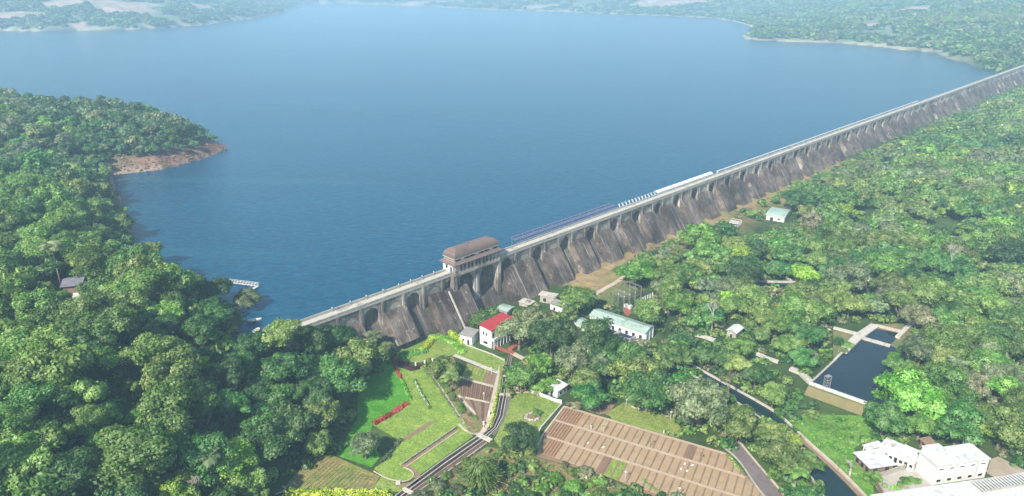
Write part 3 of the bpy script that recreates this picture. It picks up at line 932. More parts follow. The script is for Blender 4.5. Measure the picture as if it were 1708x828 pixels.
def hand(px, py, wpx, sty, spec, label, hs=1.0, group=None, name='tree', cat='tree', var=None, bark=None):
    """a tree whose crown shows its middle at the photo pixel, wpx wide"""
    Ht = CROWNS[sty][0][2]
    z = FLOORZ; r = 6.0
    for _ in range(12):
        q = P(px, py, z + r * Ht * hs * .58)
        d = q.y * CP + (CAMZ - q.z) * SP
        r = wpx / 2 * d / FPX / 1.02
        z = .5 * z + .5 * GZ(q.x, q.y)
    placed.append((q.x, q.y, r))
    v = var if var is not None else int(px * 7 + py) % 5
    return plant(q.x, q.y, z - .1, r, sty, v, spec, (px * 13 + py * 7) % 6.28, label, group, name, cat, hs, bark)
# trees one can name, as the photo shows them
hand(608, 740, 64, 'round', 'grey', 'round grey-green tree on the lawn casting its shadow to the right', .95, name='garden_tree')
hand(868, 726, 64, 'round', 'dark', 'round dark green tree between the right lawn and the ploughed field', .9, name='garden_tree')
hand(893, 686, 20, 'bush', 'mid', 'small bushy tree inside the ring of white flowers', 1.1, name='shrub', cat='shrub')
hand(905, 604, 50, 'round', 'bright', 'vivid green tree above the white hedge by the cottage', 1.0)
hand(862, 624, 44, 'round', 'bright', 'vivid green tree beside the head of the drain channel', .8)
hand(909, 640, 42, 'round', 'bright', 'low vivid green tree leaning over the white cottage fence', .8)
hand(986, 655, 70, 'round', 'deep', 'dense deep green tree right of the white cottage', .8)
hand(1170, 668, 112, 'spread', 'grey', 'wide grey-green spreading tree at the upper edge of the ploughed field', 1.1)
hand(1232, 706, 84, 'spread', 'olive', 'olive spreading tree between the field and the canal', 1.1)
hand(1060, 622, 84, 'spread', 'olive', 'olive spreading tree behind the green vegetable rows', 1.1)
hand(1327, 732, 32, 'round', 'lime', 'small bright yellow-green tree standing over the canal', 1.0)
hand(1514, 646, 118, 'round', 'bright', 'large light green tree at the right side of the pond', 1.0)
hand(1500, 603, 62, 'round', 'mid', 'leafy tree hanging over the right side of the dark pond', .8)
hand(1482, 650, 60, 'round', 'bright', 'light green tree whose crown covers the right corner of the pond wall', .9)
hand(1478, 694, 74, 'round', 'deep', 'deep green tree below the pond wall', 1.1)
hand(1590, 640, 90, 'tall', 'mid', 'tall green tree right of the pond behind the white block', .8)
hand(1682, 648, 66, 'round', 'bright', 'light green tree at the right edge of the photo', 1.0)
hand(1604, 700, 96, 'tall', 'deep', 'tall deep green tree directly behind the white flat-roofed block', .7)
hand(962, 497, 76, 'round', 'mid', 'rounded light green tree at the foot of the dam right of the roofless hut', .85)
hand(1060, 448, 78, 'round', 'bright', 'bright green tree at the foot of the dam behind the switchyard', .9)
hand(1165, 392, 80, 'round', 'bright', 'bright green tree in front of the dam left of the green-roofed shed', .9)
hand(812, 524, 56, 'bush', 'mid', 'light green bush between the dam and the red-roofed house', 1.0, name='shrub', cat='shrub')
hand(735, 612, 62, 'round', 'olive', 'loose olive tree over the garden path below the yellow hedge', .9)
hand(866, 552, 70, 'spread', 'grey', 'feathery grey-green tree right of the red-roofed house', 1.3)
hand(920, 560, 80, 'spread', 'dark', 'dark feathery tree left of the green-roofed hall', 1.2)
hand(955, 600, 80, 'spread', 'grey', 'grey feathery tree in front of the green-roofed hall', 1.2)
hand(1080, 520, 66, 'spread', 'olive', 'olive tree covering the end of the green-roofed hall', 1.0)
hand(140, 512, 44, 'round', 'deep', 'deep green tree right below the dark-roofed forest house', .9)
hand(74, 478, 34, 'round', 'olive', 'olive tree hiding the left wall of the forest house', .9)
hand(1290, 722, 60, 'spread', 'olive', 'olive tree covering the bend of the canal above the yellow-green tree', .9)
hand(318, 606, 54, 'tall', 'lime', 'tall yellow-green tree rising in the middle of the left forest', .8)
hand(140, 762, 62, 'tall', 'bright', 'bright green tree near the bottom left of the left forest', .8)
hand(218, 642, 44, 'round', 'bright', 'vivid green tree in the dark hollow of the left forest', 1.0)
hand(226, 694, 40, 'round', 'bright', 'small vivid green tree below the dark hollow of the left forest', 1.0)
hand(92, 500, 48, 'tall', 'bright', 'light green tree just below the dark-roofed forest house', .8)
hand(508, 552, 52, 'round', 'olive', 'olive tree hiding the very left end of the dam crest', .9)
hand(470, 556, 84, 'tall', 'olive', 'tall tree with olive crown at the cove left of the dam', .8)
hand(412, 500, 56, 'spread', 'grey', 'sparse grey tree on the shore in front of the jetty', 1.0)
hand(355, 478, 70, 'round', 'dark', 'dark green tree on the shore left of the jetty', 1.0)
hand(235, 452, 90, 'round', 'olive', 'big olive tree on top of the near shore', 1.0)
hand(150, 430, 80, 'round', 'mid', 'green tree behind the dark-roofed forest house', 1.0)
hand(600, 592, 90, 'round', 'olive', 'large olive tree in front of the left end of the dam', .95)
hand(560, 560, 60, 'round', 'deep', 'deep green tree against the left end of the dam', 1.0)
hand(560, 625, 90, 'round', 'deep', 'big deep green tree left of the red hedge', 1.0)
hand(1572, 352, 24, 'round', 'lime', 'small yellow-green tree in a dark clearing of the right forest', .9)
hand(1470, 440, 70, 'round', 'mid', 'light green tree in the middle of the right forest', .9)
hand(1352, 560, 60, 'spread', 'deep', 'deep green tree left of the pond', 1.0)
hand(1460, 795, 34, 'clump', 'mid', 'banana clump left of the small white hut', 1.0, name='banana_clump', cat='banana plant')
hand(1455, 740, 30, 'clump', 'mid', 'leafy banana clump beside the smallest white roof', .8, name='banana_clump', cat='banana plant')
hand(1338, 330, 60, 'round', 'deep', 'deep green tree between the dam foot and the green-roofed shed', .9)
hand(1400, 330, 60, 'round', 'mid', 'green tree at the dam foot right of the green-roofed shed', .9)

# screen areas that the photo shows free of trees (the crown of no filler tree may stand in them)
CLEAR = [
    # reservoir and dam
    [(-300, 130), (-300, 40), (1708, 40), (1900, 20), (1900, 92), (1708, 140), (1640, 168), (1560, 205), (1480, 238), (1440, 262), (1405, 276), (1373, 292), (1330, 302), (1270, 336), (1190, 372),
     (1150, 388), (1100, 412), (1060, 434), (1020, 450), (985, 480), (925, 486), (900, 500), (790, 530), (770, 556), (712, 580), (690, 586), (640, 560), (596, 548), (560, 534), (530, 532), (478, 504), (440, 506), (424, 540),
     (436, 520), (434, 478), (396, 462), (350, 452), (312, 446), (280, 428), (235, 398), (216, 352), (196, 308), (186, 294), (196, 268), (240, 262), (300, 258), (350, 243), (368, 226), (352, 208), (330, 194), (290, 184), (215, 166), (150, 164), (50, 158), (24, 152)],
    # garden and fields
    [(594, 664), (598, 700), (586, 735), (540, 760), (500, 790), (440, 812), (430, 860), (700, 860), (790, 790), (828, 745), (1010, 800), (1110, 840), (1315, 840), (1300, 800), (1232, 738), (1205, 745), (1150, 722),
     (1110, 690), (1030, 660), (1010, 690), (945, 672), (890, 655), (846, 660), (842, 640), (856, 600), (880, 600), (880, 572), (850, 560), (850, 525), (800, 530), (765, 548), (700, 550), (664, 580), (655, 600), (612, 640)],
    [(985, 510), (1095, 540), (1100, 570), (1060, 572), (975, 545), (960, 535)],     # green-roofed hall
    [(895, 480), (940, 480), (940, 520), (900, 520)],
    [(1035, 470), (1085, 470), (1085, 520), (1040, 530)],                            # switchyard
    [(940, 470), (1010, 440), (1035, 455), (1040, 520), (1000, 500)],
    [(1275, 340), (1325, 340), (1325, 372), (1275, 376)], [(1225, 366), (1275, 366), (1275, 390), (1230, 392)],
    [(1380, 535), (1520, 535), (1520, 560), (1470, 610), (1450, 668), (1440, 700), (1370, 690), (1340, 655), (1262, 590), (1275, 582), (1350, 625), (1390, 590)],   # pond
    [(1145, 602), (1160, 602), (1285, 678), (1285, 692), (1255, 684), (1180, 640)],  # upper canal
    [(1300, 700), (1345, 690), (1440, 690), (1465, 715), (1430, 745), (1420, 755), (1480, 828), (1490, 860), (1395, 860), (1352, 770), (1340, 742), (1352, 738), (1320, 712)],
    [(1420, 735), (1500, 735), (1530, 728), (1560, 728), (1640, 740), (1708, 775), (1900, 800), (1900, 900), (1440, 900), (1420, 760)],
    [(1265, 462), (1325, 462), (1325, 480), (1265, 480)], [(1210, 530), (1242, 530), (1242, 556), (1210, 556)], [(1100, 520), (1125, 520), (1125, 545), (1105, 545)],
    [(78, 458), (136, 458), (136, 500), (112, 506), (78, 490)], [(1155, 556), (1200, 562), (1195, 574), (1155, 568)],
    [(905, 632), (955, 632), (955, 672), (905, 672)],
    [(1540, 360), (1590, 360), (1590, 382), (1555, 384)], [(1440, 340), (1460, 340), (1460, 362), (1440, 362)], [(1628, 440), (1650, 440), (1650, 456), (1628, 456)],
    [(1420, 455), (1470, 470), (1440, 490)],
]
# the darker woods at the bottom of the picture right of the garden stay scrubby
SCRUB = [(690, 828), (760, 770), (820, 745), (905, 765), (1010, 800), (1120, 840), (1120, 900), (640, 900)]
rs = np.random.RandomState(5)
def scatter(x0, x1, y0, y1, cell):
    gx = np.arange(x0, x1, cell); gy = np.arange(y0, y1, cell)
    X, Y = np.meshgrid(gx, gy); X = X + (np.arange(X.shape[0]) % 2)[:, None] * cell / 2
    X = X.ravel() + rs.uniform(-.32, .32, X.size) * cell; Y = Y.ravel() + rs.uniform(-.32, .32, Y.size) * cell
    return X, Y
def spec_for(px, py, n):
    """kinds of crown by region of the woods"""
    r = rs.rand()
    if px < 620:      # left forest: deep saturated greens
        if n < .42: t = ['dark', 'deep', 'dark', 'deep', 'dark']
        elif n < .55: t = ['deep', 'mid', 'olive', 'dark', 'deep']
        else: t = ['mid', 'olive', 'deep', 'mid', 'mid']
        if py < 300: t = ['dark', 'grey', 'dark', 'deep', 'grey']
    else:
        if n < .42: t = ['deep', 'mid', 'deep', 'olive', 'dark']
        elif n < .56: t = ['olive', 'mid', 'grey', 'mid', 'olive']
        else: t = ['olive', 'mid', 'grey', 'mid', 'brown' if rs.rand() < .4 else 'olive']
    s = t[int(r * 5)]
    q = rs.rand()
    if q > .985: s = 'lime'
    elif q > .965: s = 'bright'
    return s
TREES = []
def try_fill(X, Y, rlo, rhi):
    Z, dL, dV, sx, ox = height(X, Y, True)
    px, py, dep = proj(X, Y, Z)
    n = fbm(X / 70 + 5, Y / 70, 3)
    R = rs.uniform(rlo, rhi, X.size) * (1 + .25 * (rs.rand(X.size) > .9))
    ok = (px > -170) & (px < 1900) & (py > -40) & (py < 1060) & (dL > 2.0)
    ok &= ~((ox > -3) & (ox < 9 + 0 * ox) & (sx > 20) & (sx < DAMLEN + 5))
    sc_in = inpoly(px, py, SCRUB)
    ok &= ~(sc_in & (rs.rand(X.size) < .75))
    R = np.where(sc_in, R * .55, R)
    R = np.where((sx > 0) & (sx < 560) & (ox < 45) & (ox > 0), R * .7, R)
    R = np.where((X < 0) & (dL < 16), R * .75, R)
    R = np.where((X < -100) & (py < 300), R * .8, R)
    H = 1.55 * R
    for k in range(len(CLEAR)):
        bad = np.zeros(X.size, bool)
        for (du, dz) in ((0, .15), (0, .55), (0, 1.02), (-.8, .6), (.8, .6), (-.5, .9), (.5, .9)):
            qx, qy, qd = proj(X, Y, Z + H * dz)
            bad |= inpoly(qx + du * R * FPX / qd, qy, CLEAR[k])
        ok &= ~bad
    for i in np.where(ok)[0]:
        if any((X[i] - a) ** 2 + (Y[i] - b) ** 2 < ((c + R[i]) * .62) ** 2 for a, b, c in placed): continue
        sp = spec_for(px[i], py[i], n[i])
        u = rs.rand()
        sty = 'round' if u < .5 else ('spread' if u < .85 else 'tall')
        if px[i] > 620 and u < .7: sty = 'spread' if u < .36 else 'round'
        TREES.append(dict(x=X[i], y=Y[i], z=Z[i] - .15, r=R[i], px=px[i], py=py[i], size=R[i] / dep[i], sp=sp, sty=sty, dep=dep[i], sx=sx[i], ox=ox[i],
                          hs=rs.uniform(.85, 1.2) * (.8 if sty == 'tall' else 1), rz=rs.uniform(0, 6.28), var=rs.randint(5)))
X, Y = scatter(-330, 420, 76, 430, 7.6); try_fill(X, Y, 4.2, 7.6)
X, Y = scatter(-520, 620, 430, 640, 8.6); try_fill(X, Y, 4.6, 7.6)
X, Y = scatter(-200, 1500, 640, 1500, 11.5); try_fill(X, Y, 6.0, 9.0)
TREES.sort(key=lambda t: -t['size'])
def vis(t): return -30 < t['px'] < 1738 and float(proj(t['x'], t['y'], t['z'] + t['r'])[1]) < 840
nnamed = len(placed)
NIND = 300 - nnamed
ind = [t for t in TREES if vis(t)][:NIND]
ids = set(id(t) for t in ind)
rest = [t for t in TREES if id(t) not in ids]
print('TREES', len(TREES), 'individual', len(ind), 'rest', len(rest))
# landmarks used to tell single trees apart
LMK = [('the dark-roofed forest house', 110, 480), ('the red-roofed white house', 822, 560), ('the white cottage', 930, 655), ('the pond', 1430, 610), ('the switchyard frames', 1060, 495),
       ('the long green-roofed hall', 1040, 540), ('the white flat-roofed block', 1590, 765), ('the small jetty', 405, 478), ('the bottom left corner of the photo', 10, 820), ('the left end of the dam', 530, 533),
       ('the mooring cove', 425, 545), ('the round lawn tree', 608, 745), ('the red hedge', 650, 690), ('the upper canal', 1215, 640), ('the asphalt lane', 1250, 770), ('the weeping giant grass clump', 800, 785),
       ('the small lattice-roofed cabin', 1225, 545), ('the bottom right corner of the photo', 1700, 820), ('the yellow-flowered hedge rows', 560, 820), ('the lawn', 600, 660)]
used = set()
for t in ind:
    adj = SPEC[t['sp']][0]
    shape = {'round': 'rounded', 'spread': 'spreading', 'tall': 'tall'}[t['sty']]
    t['lab'] = None
for nm, lx, ly in LMK:
    for dn, ang in (('left of', 180), ('right of', 0), ('below', 90), ('above', -90)):
        best = None
        for t in ind:
            if t['lab']: continue
            d = proj(t['x'], t['y'], t['z'] + t['r'])
            dx, dy = float(d[0]) - lx, float(d[1]) - ly
            if not (-5 < float(d[0]) < 1713 and -5 < float(d[1]) < 833): continue
            a = math.degrees(math.atan2(dy, dx)); da = abs((a - ang + 180) % 360 - 180)
            dist = math.hypot(dx, dy)
            if da < 38 and dist < 120 and (best is None or dist < best[0]): best = (dist, t)
        if best:
            t = best[1]
            t['lab'] = '%s %s tree, the nearest one %s %s' % (SPEC[t['sp']][0], {'round': 'rounded', 'spread': 'spreading', 'tall': 'tall'}[t['sty']], dn, nm)
def zone(t):
    if t['px'] < 640:
        if t['py'] < 300: return 'on the headland in the reservoir'
        if t['py'] < 520: return 'on the upper part of the left hillside'
        if t['px'] < 230: return 'at the lower left of the left hillside'
        return 'in the middle of the left hillside near the garden'
    if t['px'] < 1000 and t['py'] > 740: return 'in the scrub below the ploughed field'
    if t['py'] > 690: return 'beside the lower canal and the white buildings'
    if t['px'] < 1250: return 'in the woods between the dam and the ploughed field'
    if t['py'] > 560: return 'in the woods around the pond'
    return 'in the woods stretching right of the dam'
for t in ind:
    if not t['lab']:
        t['lab'] = '%s %s tree standing %s' % (SPEC[t['sp']][0], {'round': 'rounded', 'spread': 'spreading', 'tall': 'tall'}[t['sty']], zone(t))
        grp = 'trees ' + zone(t)
    else: grp = 'trees ' + zone(t)
    plant(t['x'], t['y'], t['z'], t['r'], t['sty'], t['var'], t['sp'], t['rz'], t['lab'], grp, hs=t['hs'])

# all further trees, undergrowth and far woods as one mass
def unit_lod(seed, n, leaf, sty): return crown_quads(seed, n, leaf, sty)[0]
LODA = {s: [unit_lod(100 + i, 1500, .095, s) for i in range(5)] for s in ('round', 'spread', 'tall')}
LODB = {s: [unit_lod(200 + i, 680, .135, s) for i in range(5)] for s in ('round', 'spread', 'tall')}
LODC = [unit_lod(300 + i, 60, .42, 'bush') for i in range(4)]
LODU = [unit_lod(400 + i, 110, .26, 'bush') for i in range(4)]
acc = []; tin = []
def addm(V, x, y, z, r, hs, rz, col):
    c, s_ = math.cos(rz), math.sin(rz)
    W = np.empty_like(V)
    W[..., 0] = (V[..., 0] * c - V[..., 1] * s_) * r + x; W[..., 1] = (V[..., 0] * s_ + V[..., 1] * c) * r + y; W[..., 2] = V[..., 2] * r * hs + z
    acc.append(W.astype(np.float32)); tin.append(np.tile(np.asarray(col, np.float32), (len(V), 1)))
for t in rest:
    if not (-150 < t['px'] < 1860): continue
    col = np.array(SPEC[t['sp']][1]) * rs.uniform(.75, 1.3) * np.array([rs.uniform(.85, 1.15), 1, rs.uniform(.85, 1.2)])
    L = LODA if t['dep'] < 480 else LODB
    addm(L[t['sty']][t['var']], t['x'], t['y'], t['z'], t['r'], t['hs'], t['rz'], col)
# undergrowth near, only where trees grow and along the dam foot
def under(x0, x1, y0, y1, cell, r0, r1, prob=1.0):
    X, Y = scatter(x0, x1, y0, y1, cell)
    Z, dL, dV, sx, ox = height(X, Y, True)
    px, py, dep = proj(X, Y, Z + 1)
    ok = (px > -60) & (px < 1770) & (py < 960) & (dL > .8) & (rs.rand(X.size) < prob)
    ok &= ~((sx > 15) & (sx < DAMLEN) & (ox < 16) & (ox > -4))
    for k in range(1, len(CLEAR)): ok &= ~inpoly(px, py, CLEAR[k])
    bank = (X < -80) & (dL < 17) & (Y > 300) & (px > 185)
    ok &= ~(bank & (rs.rand(X.size) < .93))
    ok &= ~(inpoly(px, py, CLEAR[0]) & (px < 560))
    foot = (ox < 32) & (sx > 120) & (sx < 560) & (ox > 0)
    ok &= ~(foot & (rs.rand(X.size) < .62))
    for i in np.where(ok)[0]:
        sp = ['dark', 'deep', 'mid', 'olive', 'mid', 'brown'][rs.randint(6)]
        if px[i] < 600: sp = ['dark', 'deep', 'dark', 'deep', 'mid', 'olive'][rs.randint(6)]
        addm(LODU[rs.randint(4)], X[i], Y[i], Z[i] - .1, rs.uniform(r0, r1), rs.uniform(.7, 1.1), rs.uniform(0, 6), np.array(SPEC[sp][1]) * rs.uniform(.8, 1.25))
under(-300, 420, 80, 420, 3.9, 1.2, 2.9)
under(-480, 700, 420, 700, 8.5, 2.0, 4.0)
# scrub at the foot of the far dam and along the recesses
for k_ in range(900):
    s_ = rs.uniform(330, DAMLEN + 380); o_ = rs.uniform(14, 36); q = D(s_, o_)
    addm(LODU[rs.randint(4)], q.x, q.y, GZ(q.x, q.y), rs.uniform(1.2, 3.0), .8, rs.uniform(0, 6), np.array(SPEC[['grey', 'olive', 'mid', 'deep'][rs.randint(4)]][1]) * rs.uniform(.8, 1.2))
for k_ in range(420):
    s_ = rs.uniform(110, 900); o_ = rs.uniform(15, 34)
    q = D(s_, o_); z_ = GZ(q.x, q.y); px, py, _d = proj(q.x, q.y, z_)
    if any(inpoly([px], [py], C_)[0] for C_ in CLEAR[1:]): continue
    if rs.rand() < .55: continue
    addm(LODU[rs.randint(4)], q.x, q.y, z_, rs.uniform(.8, 2.2), .8, rs.uniform(0, 6), np.array(SPEC[['brown', 'olive', 'mid'][rs.randint(3)]][1]) * rs.uniform(.8, 1.3))
# tufts and weeds on the open ground
for poly, n_, kinds_, r0_, r1_ in (([(1345, 690), (1440, 696), (1468, 718), (1425, 748), (1450, 800), (1400, 783), (1352, 738), (1318, 704)], 420, ['mid', 'bright', 'mid', 'deep'], .3, .8),
                              ([(905, 768), (1010, 803), (1120, 842), (640, 880), (700, 830), (770, 775), (812, 748), (880, 763)], 420, ['olive', 'mid', 'brown', 'grey', 'deep'], .3, .9),
                              ([(985, 500), (1045, 455), (1110, 415), (1190, 376), (1200, 392), (1100, 450), (1040, 500), (1000, 520)], 160, ['olive', 'brown', 'grey'], .3, .8)):
    xs_ = [p[0] for p in poly]; ys_ = [p[1] for p in poly]; c_ = 0
    while c_ < n_:
        a_, b_ = rs.uniform(min(xs_), max(xs_)), rs.uniform(min(ys_), max(ys_))
        if not inpoly([a_], [b_], poly)[0]: c_ += .3; continue
        c_ += 1; q = P(a_, b_, FLOORZ)
        addm(LODU[rs.randint(4)][::2], q.x, q.y, FLOORZ, rs.uniform(r0_, r1_), rs.uniform(.4, .9), rs.uniform(0, 6), np.array(SPEC[kinds_[rs.randint(len(kinds_))]][1]) * rs.uniform(.9, 1.4))
# far shores
X = []; Y = []
a = rs.uniform(math.radians(-42), math.radians(42), 42000); rr = 950 * (4600 / 950.) ** rs.rand(42000) 
X = rr * np.sin(a); Y = rr * np.cos(a)
Z, dL, dV, sx, ox = height(X, Y, True)
px, py, dep = proj(X, Y, Z)
ok = (px > -40) & (px < 1750) & (py > -12) & (py < 300) & (dL > 12) & (ox < -14) 
ok &= fbm(X / 90, Y / 90, 3) > .36
for (bx, by, bz, rx, ry, ba) in BARE:
    q = Gfar(bx, by); ok &= ~(((X - q.x) / rx) ** 2 + ((Y - q.y) / ry) ** 2 < 1.0)
fi = np.where(ok)[0]
print('far clumps', len(fi))
for i in fi[:9000]:
    col = np.array(SPEC[['deep', 'mid', 'grey', 'olive', 'dark'][rs.randint(5)]][1]) * rs.uniform(.7, 1.2)
    addm(LODC[rs.randint(4)], X[i], Y[i], Z[i] - 1, rs.uniform(5, 9) * (1 + dep[i] / 4000), .8, rs.uniform(0, 6), col)
VV = np.concatenate(acc); TT = np.concatenate(tin)
print('forest quads', len(VV))
fo = bpy.data.objects.new('forest', quads_mesh('forest', VV, LM['tint'], TT)); COL.objects.link(fo)
tag(fo, kind='stuff')
del acc, tin, VV, TT
# ------------------------------------------------------------------ garden, fields, canals
F0 = FLOORZ
def ZA(x, y): return (640 + x / 5.519, 590 + y / 5.519)
def ZB(x, y): return (1340 + x / 4.6, 530 + y / 4.6)
def ZC(x, y): return (1180 + x / 6.326, 700 + y / 6.326)
def ZD(x, y): return (600 + x / 6.467, 700 + y / 6.467)
def Z6(x, y): return (860 + x / 3.558, 620 + y / 3.558)
def Z7(x, y): return (860 + x / 5.914, 460 + y / 5.914)
def Z8(x, y): return (1400 + x / 5.545, 700 + y / 5.545)
def H6(x, y): return (740 + x / 5.913, 480 + y / 5.913)
def XY(pts, z=F0): return [tuple(P(a, b, z)[:2]) for a, b in pts]
for k, c in {'yellow': (.42, .52, .045), 'red': (.46, .018, .05), 'maroon': (.12, .014, .02), 'white': (.72, .72, .60), 'fresh': (.16, .42, .035)}.items():
    LM[k] = leafmat('leaves_' + k, c, var=.05, trans=.25)

def smooth(pts, n=3):
    """Chaikin rounding of an open polyline"""
    for _ in range(n):
        out = [pts[0]]
        for a, b in zip(pts[:-1], pts[1:]):
            out += [(a[0] * .75 + b[0] * .25, a[1] * .75 + b[1] * .25), (a[0] * .25 + b[0] * .75, a[1] * .25 + b[1] * .75)]
        out.append(pts[-1]); pts = out
    return pts
def ground_ribbon(name, pts, w, z, mat, thick=.3, kind='structure', label=None, cat=None, group=None):
    mb = MB(); mb.wall(pts, w, z - thick, z)
    o = mb.build(name, mat); tag(o, label, cat, group, kind); return o
sheet('lawn', XY([ZA(100, 110), ZA(160, 240), ZA(240, 440), ZA(210, 470), ZA(0, 620), ZD(140, 60), ZD(430, 230), ZD(300, 430), ZD(150, 530), ZD(260, 620), ZD(440, 668), ZD(560, 640),
                  ZD(630, 612), ZD(1220, 185), ZA(745, 655), ZA(395, 130), ZA(250, 165)]), F0 + .06, M['lawn'])
sheet('lawn', XY([(560, 760), (575, 735), (596, 700), (596, 655), (640, 598), ZA(70, 70), ZA(158, 240), ZA(238, 440), ZA(208, 468), ZA(-2, 618), ZD(138, 58), (612, 735), (636, 760), (620, 780)]), F0 + .05, M['lawn_deep'])
sheet('lawn', XY([(655, 600), (690, 560), (700, 545), (775, 565), (797, 583), (822, 592), (842, 598), (845, 622), ZA(1050, 172), ZA(650, 15), (700, 605), ZA(160, 72)]), F0 + .05, M['lawn_olive'])
sheet('lawn', XY([(846, 656), (884, 655), (937, 674), (900, 716), (905, 745), (880, 760), (838, 752), (824, 734), (838, 705), (846, 680)]), F0 + .06, M['lawn_olive'])
sheet('grass_verge', XY([(853, 660), (870, 600), (884, 610), (884, 655)]), F0 + .04, M['dry_grass'])
sheet('meadow', XY([(1345, 688), (1372, 692), (1440, 694), (1470, 718), (1425, 748), (1430, 770), (1455, 800), (1462, 860), (1452, 840), (1400, 783), (1352, 738), (1318, 704)]), F0 + .05, M['rough_grass'])
sheet('meadow', XY([(533, 760), (556, 760), (634, 795), (621, 817), (474, 815), (486, 797), (512, 775)]), F0 + .05,
      grassmat('patchy_field', (.18, .22, .055), (.24, .19, .09), (.15, .21, .05), .09))
sheet('meadow', XY([(636, 795), (662, 806), (676, 812), (676, 821), (620, 819)]), F0 + .05, M['lawn_olive'])
# low furrows over the patchy meadow
a_, b_ = XY([(548, 768), (628, 800)]); c_, d_ = XY([(492, 813), (618, 815)])
mb = MB()
for i in range(15):
    t = (i + .5) / 15
    p0 = (a_[0] + (b_[0] - a_[0]) * t, a_[1] + (b_[1] - a_[1]) * t); p1 = (c_[0] + (d_[0] - c_[0]) * t, c_[1] + (d_[1] - c_[1]) * t)
    mb.wall([p0, p1], .5, F0, F0 + .17)
tag(mb.build('furrow_ground', grassmat('furrow_grass', (.17, .20, .06), (.24, .18, .09), (.15, .20, .05), .12)), kind='structure')

def leafhedge(name, pts, w, h, spec, label, cat='hedge', dens=26, leaf=.2, group=None, z=F0, blossoms=None, seed=1, kind=None):
    """a clipped or flowering hedge along an xy polyline: leaves over a soft box"""
    r2 = np.random.RandomState(seed + int(abs(pts[0][0] * 10)))
    V = []
    for (x0, y0), (x1, y1) in zip(pts[:-1], pts[1:]):
        L = math.hypot(x1 - x0, y1 - y0)
        n = int(L * (w + 2 * h) * dens)
        if n < 1: continue
        t = r2.rand(n); th = r2.uniform(0, math.pi, n)
        wob = 1 + .22 * np.sin(t * L * 2.1 + seed) + .12 * np.sin(t * L * 5.3)
        rr = wob * r2.uniform(.82, 1.04, n)
        off = np.cos(th) * w / 2 * rr; zz = np.sin(th) ** .7 * h * rr
        dx, dy = (x1 - x0) / L, (y1 - y0) / L
        p = np.stack([x0 + dx * t * L - dy * off, y0 + dy * t * L + dx * off, z + zz], 1)
        nrm = unit(np.stack([-dy * np.cos(th), dx * np.cos(th), np.sin(th) + .2], 1) + r2.randn(n, 3) * .45)
        a = unit(np.cross(nrm, r2.randn(n, 3))); b = np.cross(nrm, a); s = leaf * r2.uniform(.6, 1.3, (n, 1))
        V.append(np.stack([p - a * s, p - b * s * .7, p + a * s, p + b * s * .7], 1))
    o = bpy.data.objects.new(name, quads_mesh(name, np.concatenate(V), LM[spec])); COL.objects.link(o)
    tag(o, label, cat, group, kind)
    return o
leafhedge('hedge', XY([ZA(82, 80), ZA(120, 160), ZA(165, 240)]), 1.0, .8, 'red', 'short dark red hedge running down from the maroon hedge corner', leaf=.16)
leafhedge('hedge', XY(smooth([ZA(82, 80), ZA(150, 75), ZA(200, 120), ZA(260, 160), ZA(330, 130), ZA(395, 120)], 2)), 1.5, .9, 'maroon', 'curving maroon hedge closing the top of the lawn', leaf=.16)
leafhedge('hedge', XY([ZA(212, 468), ZA(120, 530), ZA(0, 605), ZD(145, 55)]), 1.7, 1.0, 'red', 'bright red hedge along the left side of the lawn', leaf=.18)
leafhedge('hedge', XY([ZA(168, 250), ZA(215, 360), ZA(250, 440)]), 1.1, .8, 'fresh', 'light green flowering hedge joining the two red hedges', leaf=.16)
leafhedge('flower_row', XY([ZA(285, 250), ZA(335, 360), ZA(395, 460), ZA(430, 520)]), 1.0, .7, 'mid', 'row of white-flowering bushes standing in the middle of the lawn', cat='flower row', leaf=.16)
leafhedge('flower_row', XY([ZA(280, 245), ZA(330, 355), ZA(390, 455), ZA(420, 505)]), .6, .85, 'white', 'line of white blossoms over the bushes in the middle of the lawn', cat='flower row', dens=9, leaf=.14)
# the flower hedge at the foot of the dam
leafhedge('hedge', XY(smooth([(706, 556), (712, 549), (728, 547), (748, 555), (775, 573), (768, 572)][:5], 2)), 2.2, 1.5, 'yellow', 'yellow-flowered hedge curving along the foot of the dam', leaf=.24, dens=24)
leafhedge('hedge', XY([(722, 568), (712, 580), (700, 588)]), 2.2, 1.2, 'yellow', 'small yellow-flowered bushes below the curving hedge', leaf=.24)
leafhedge('hedge', XY([(716, 560), (735, 562), (760, 574), (775, 590)]), 3.0, .5, 'fresh', 'low vivid green planting inside the yellow-flowered hedge', leaf=.2)
leafhedge('hedge', XY([(668, 596), (690, 590), (712, 585)]), 3.4, 1.1, 'bright', 'vivid green shrub bank above the maroon hedge', leaf=.22)
# flower rows at the very bottom
for j, (yy, x0, x1) in enumerate([(821, 482, 648), (827, 474, 655), (834, 470, 660)]):
    leafhedge('hedge', XY([(x0, yy), ((x0 + x1) / 2, yy + .5), (x1, yy + 2)]), 1.1, 1.1, 'yellow' if j != 1 else 'yellow', 'yellow-flowered hedge row at the bottom edge, %s' % ['the one farthest back', 'the middle one of three', 'the nearest one of three'][j],
              group='yellow-flowered hedge rows at the bottom', leaf=.2, dens=20, seed=j)
leafhedge('hedge', XY([(480, 824), (560, 824.5), (650, 826)]), .5, .7, 'red', 'thin line of red flowers between the yellow hedge rows', leaf=.12, dens=10)
leafhedge('shrub', XY([(412, 815), (428, 808)]), 3.6, 1.6, 'maroon', 'maroon shrub at the edge of the forest by the bottom meadow', cat='shrub', leaf=.22)
ground_ribbon('garden_path', XY(smooth([(446, 828), (470, 822), (478, 815), (470, 812)], 2)), .35, F0 + .15, M['pale_concrete'])
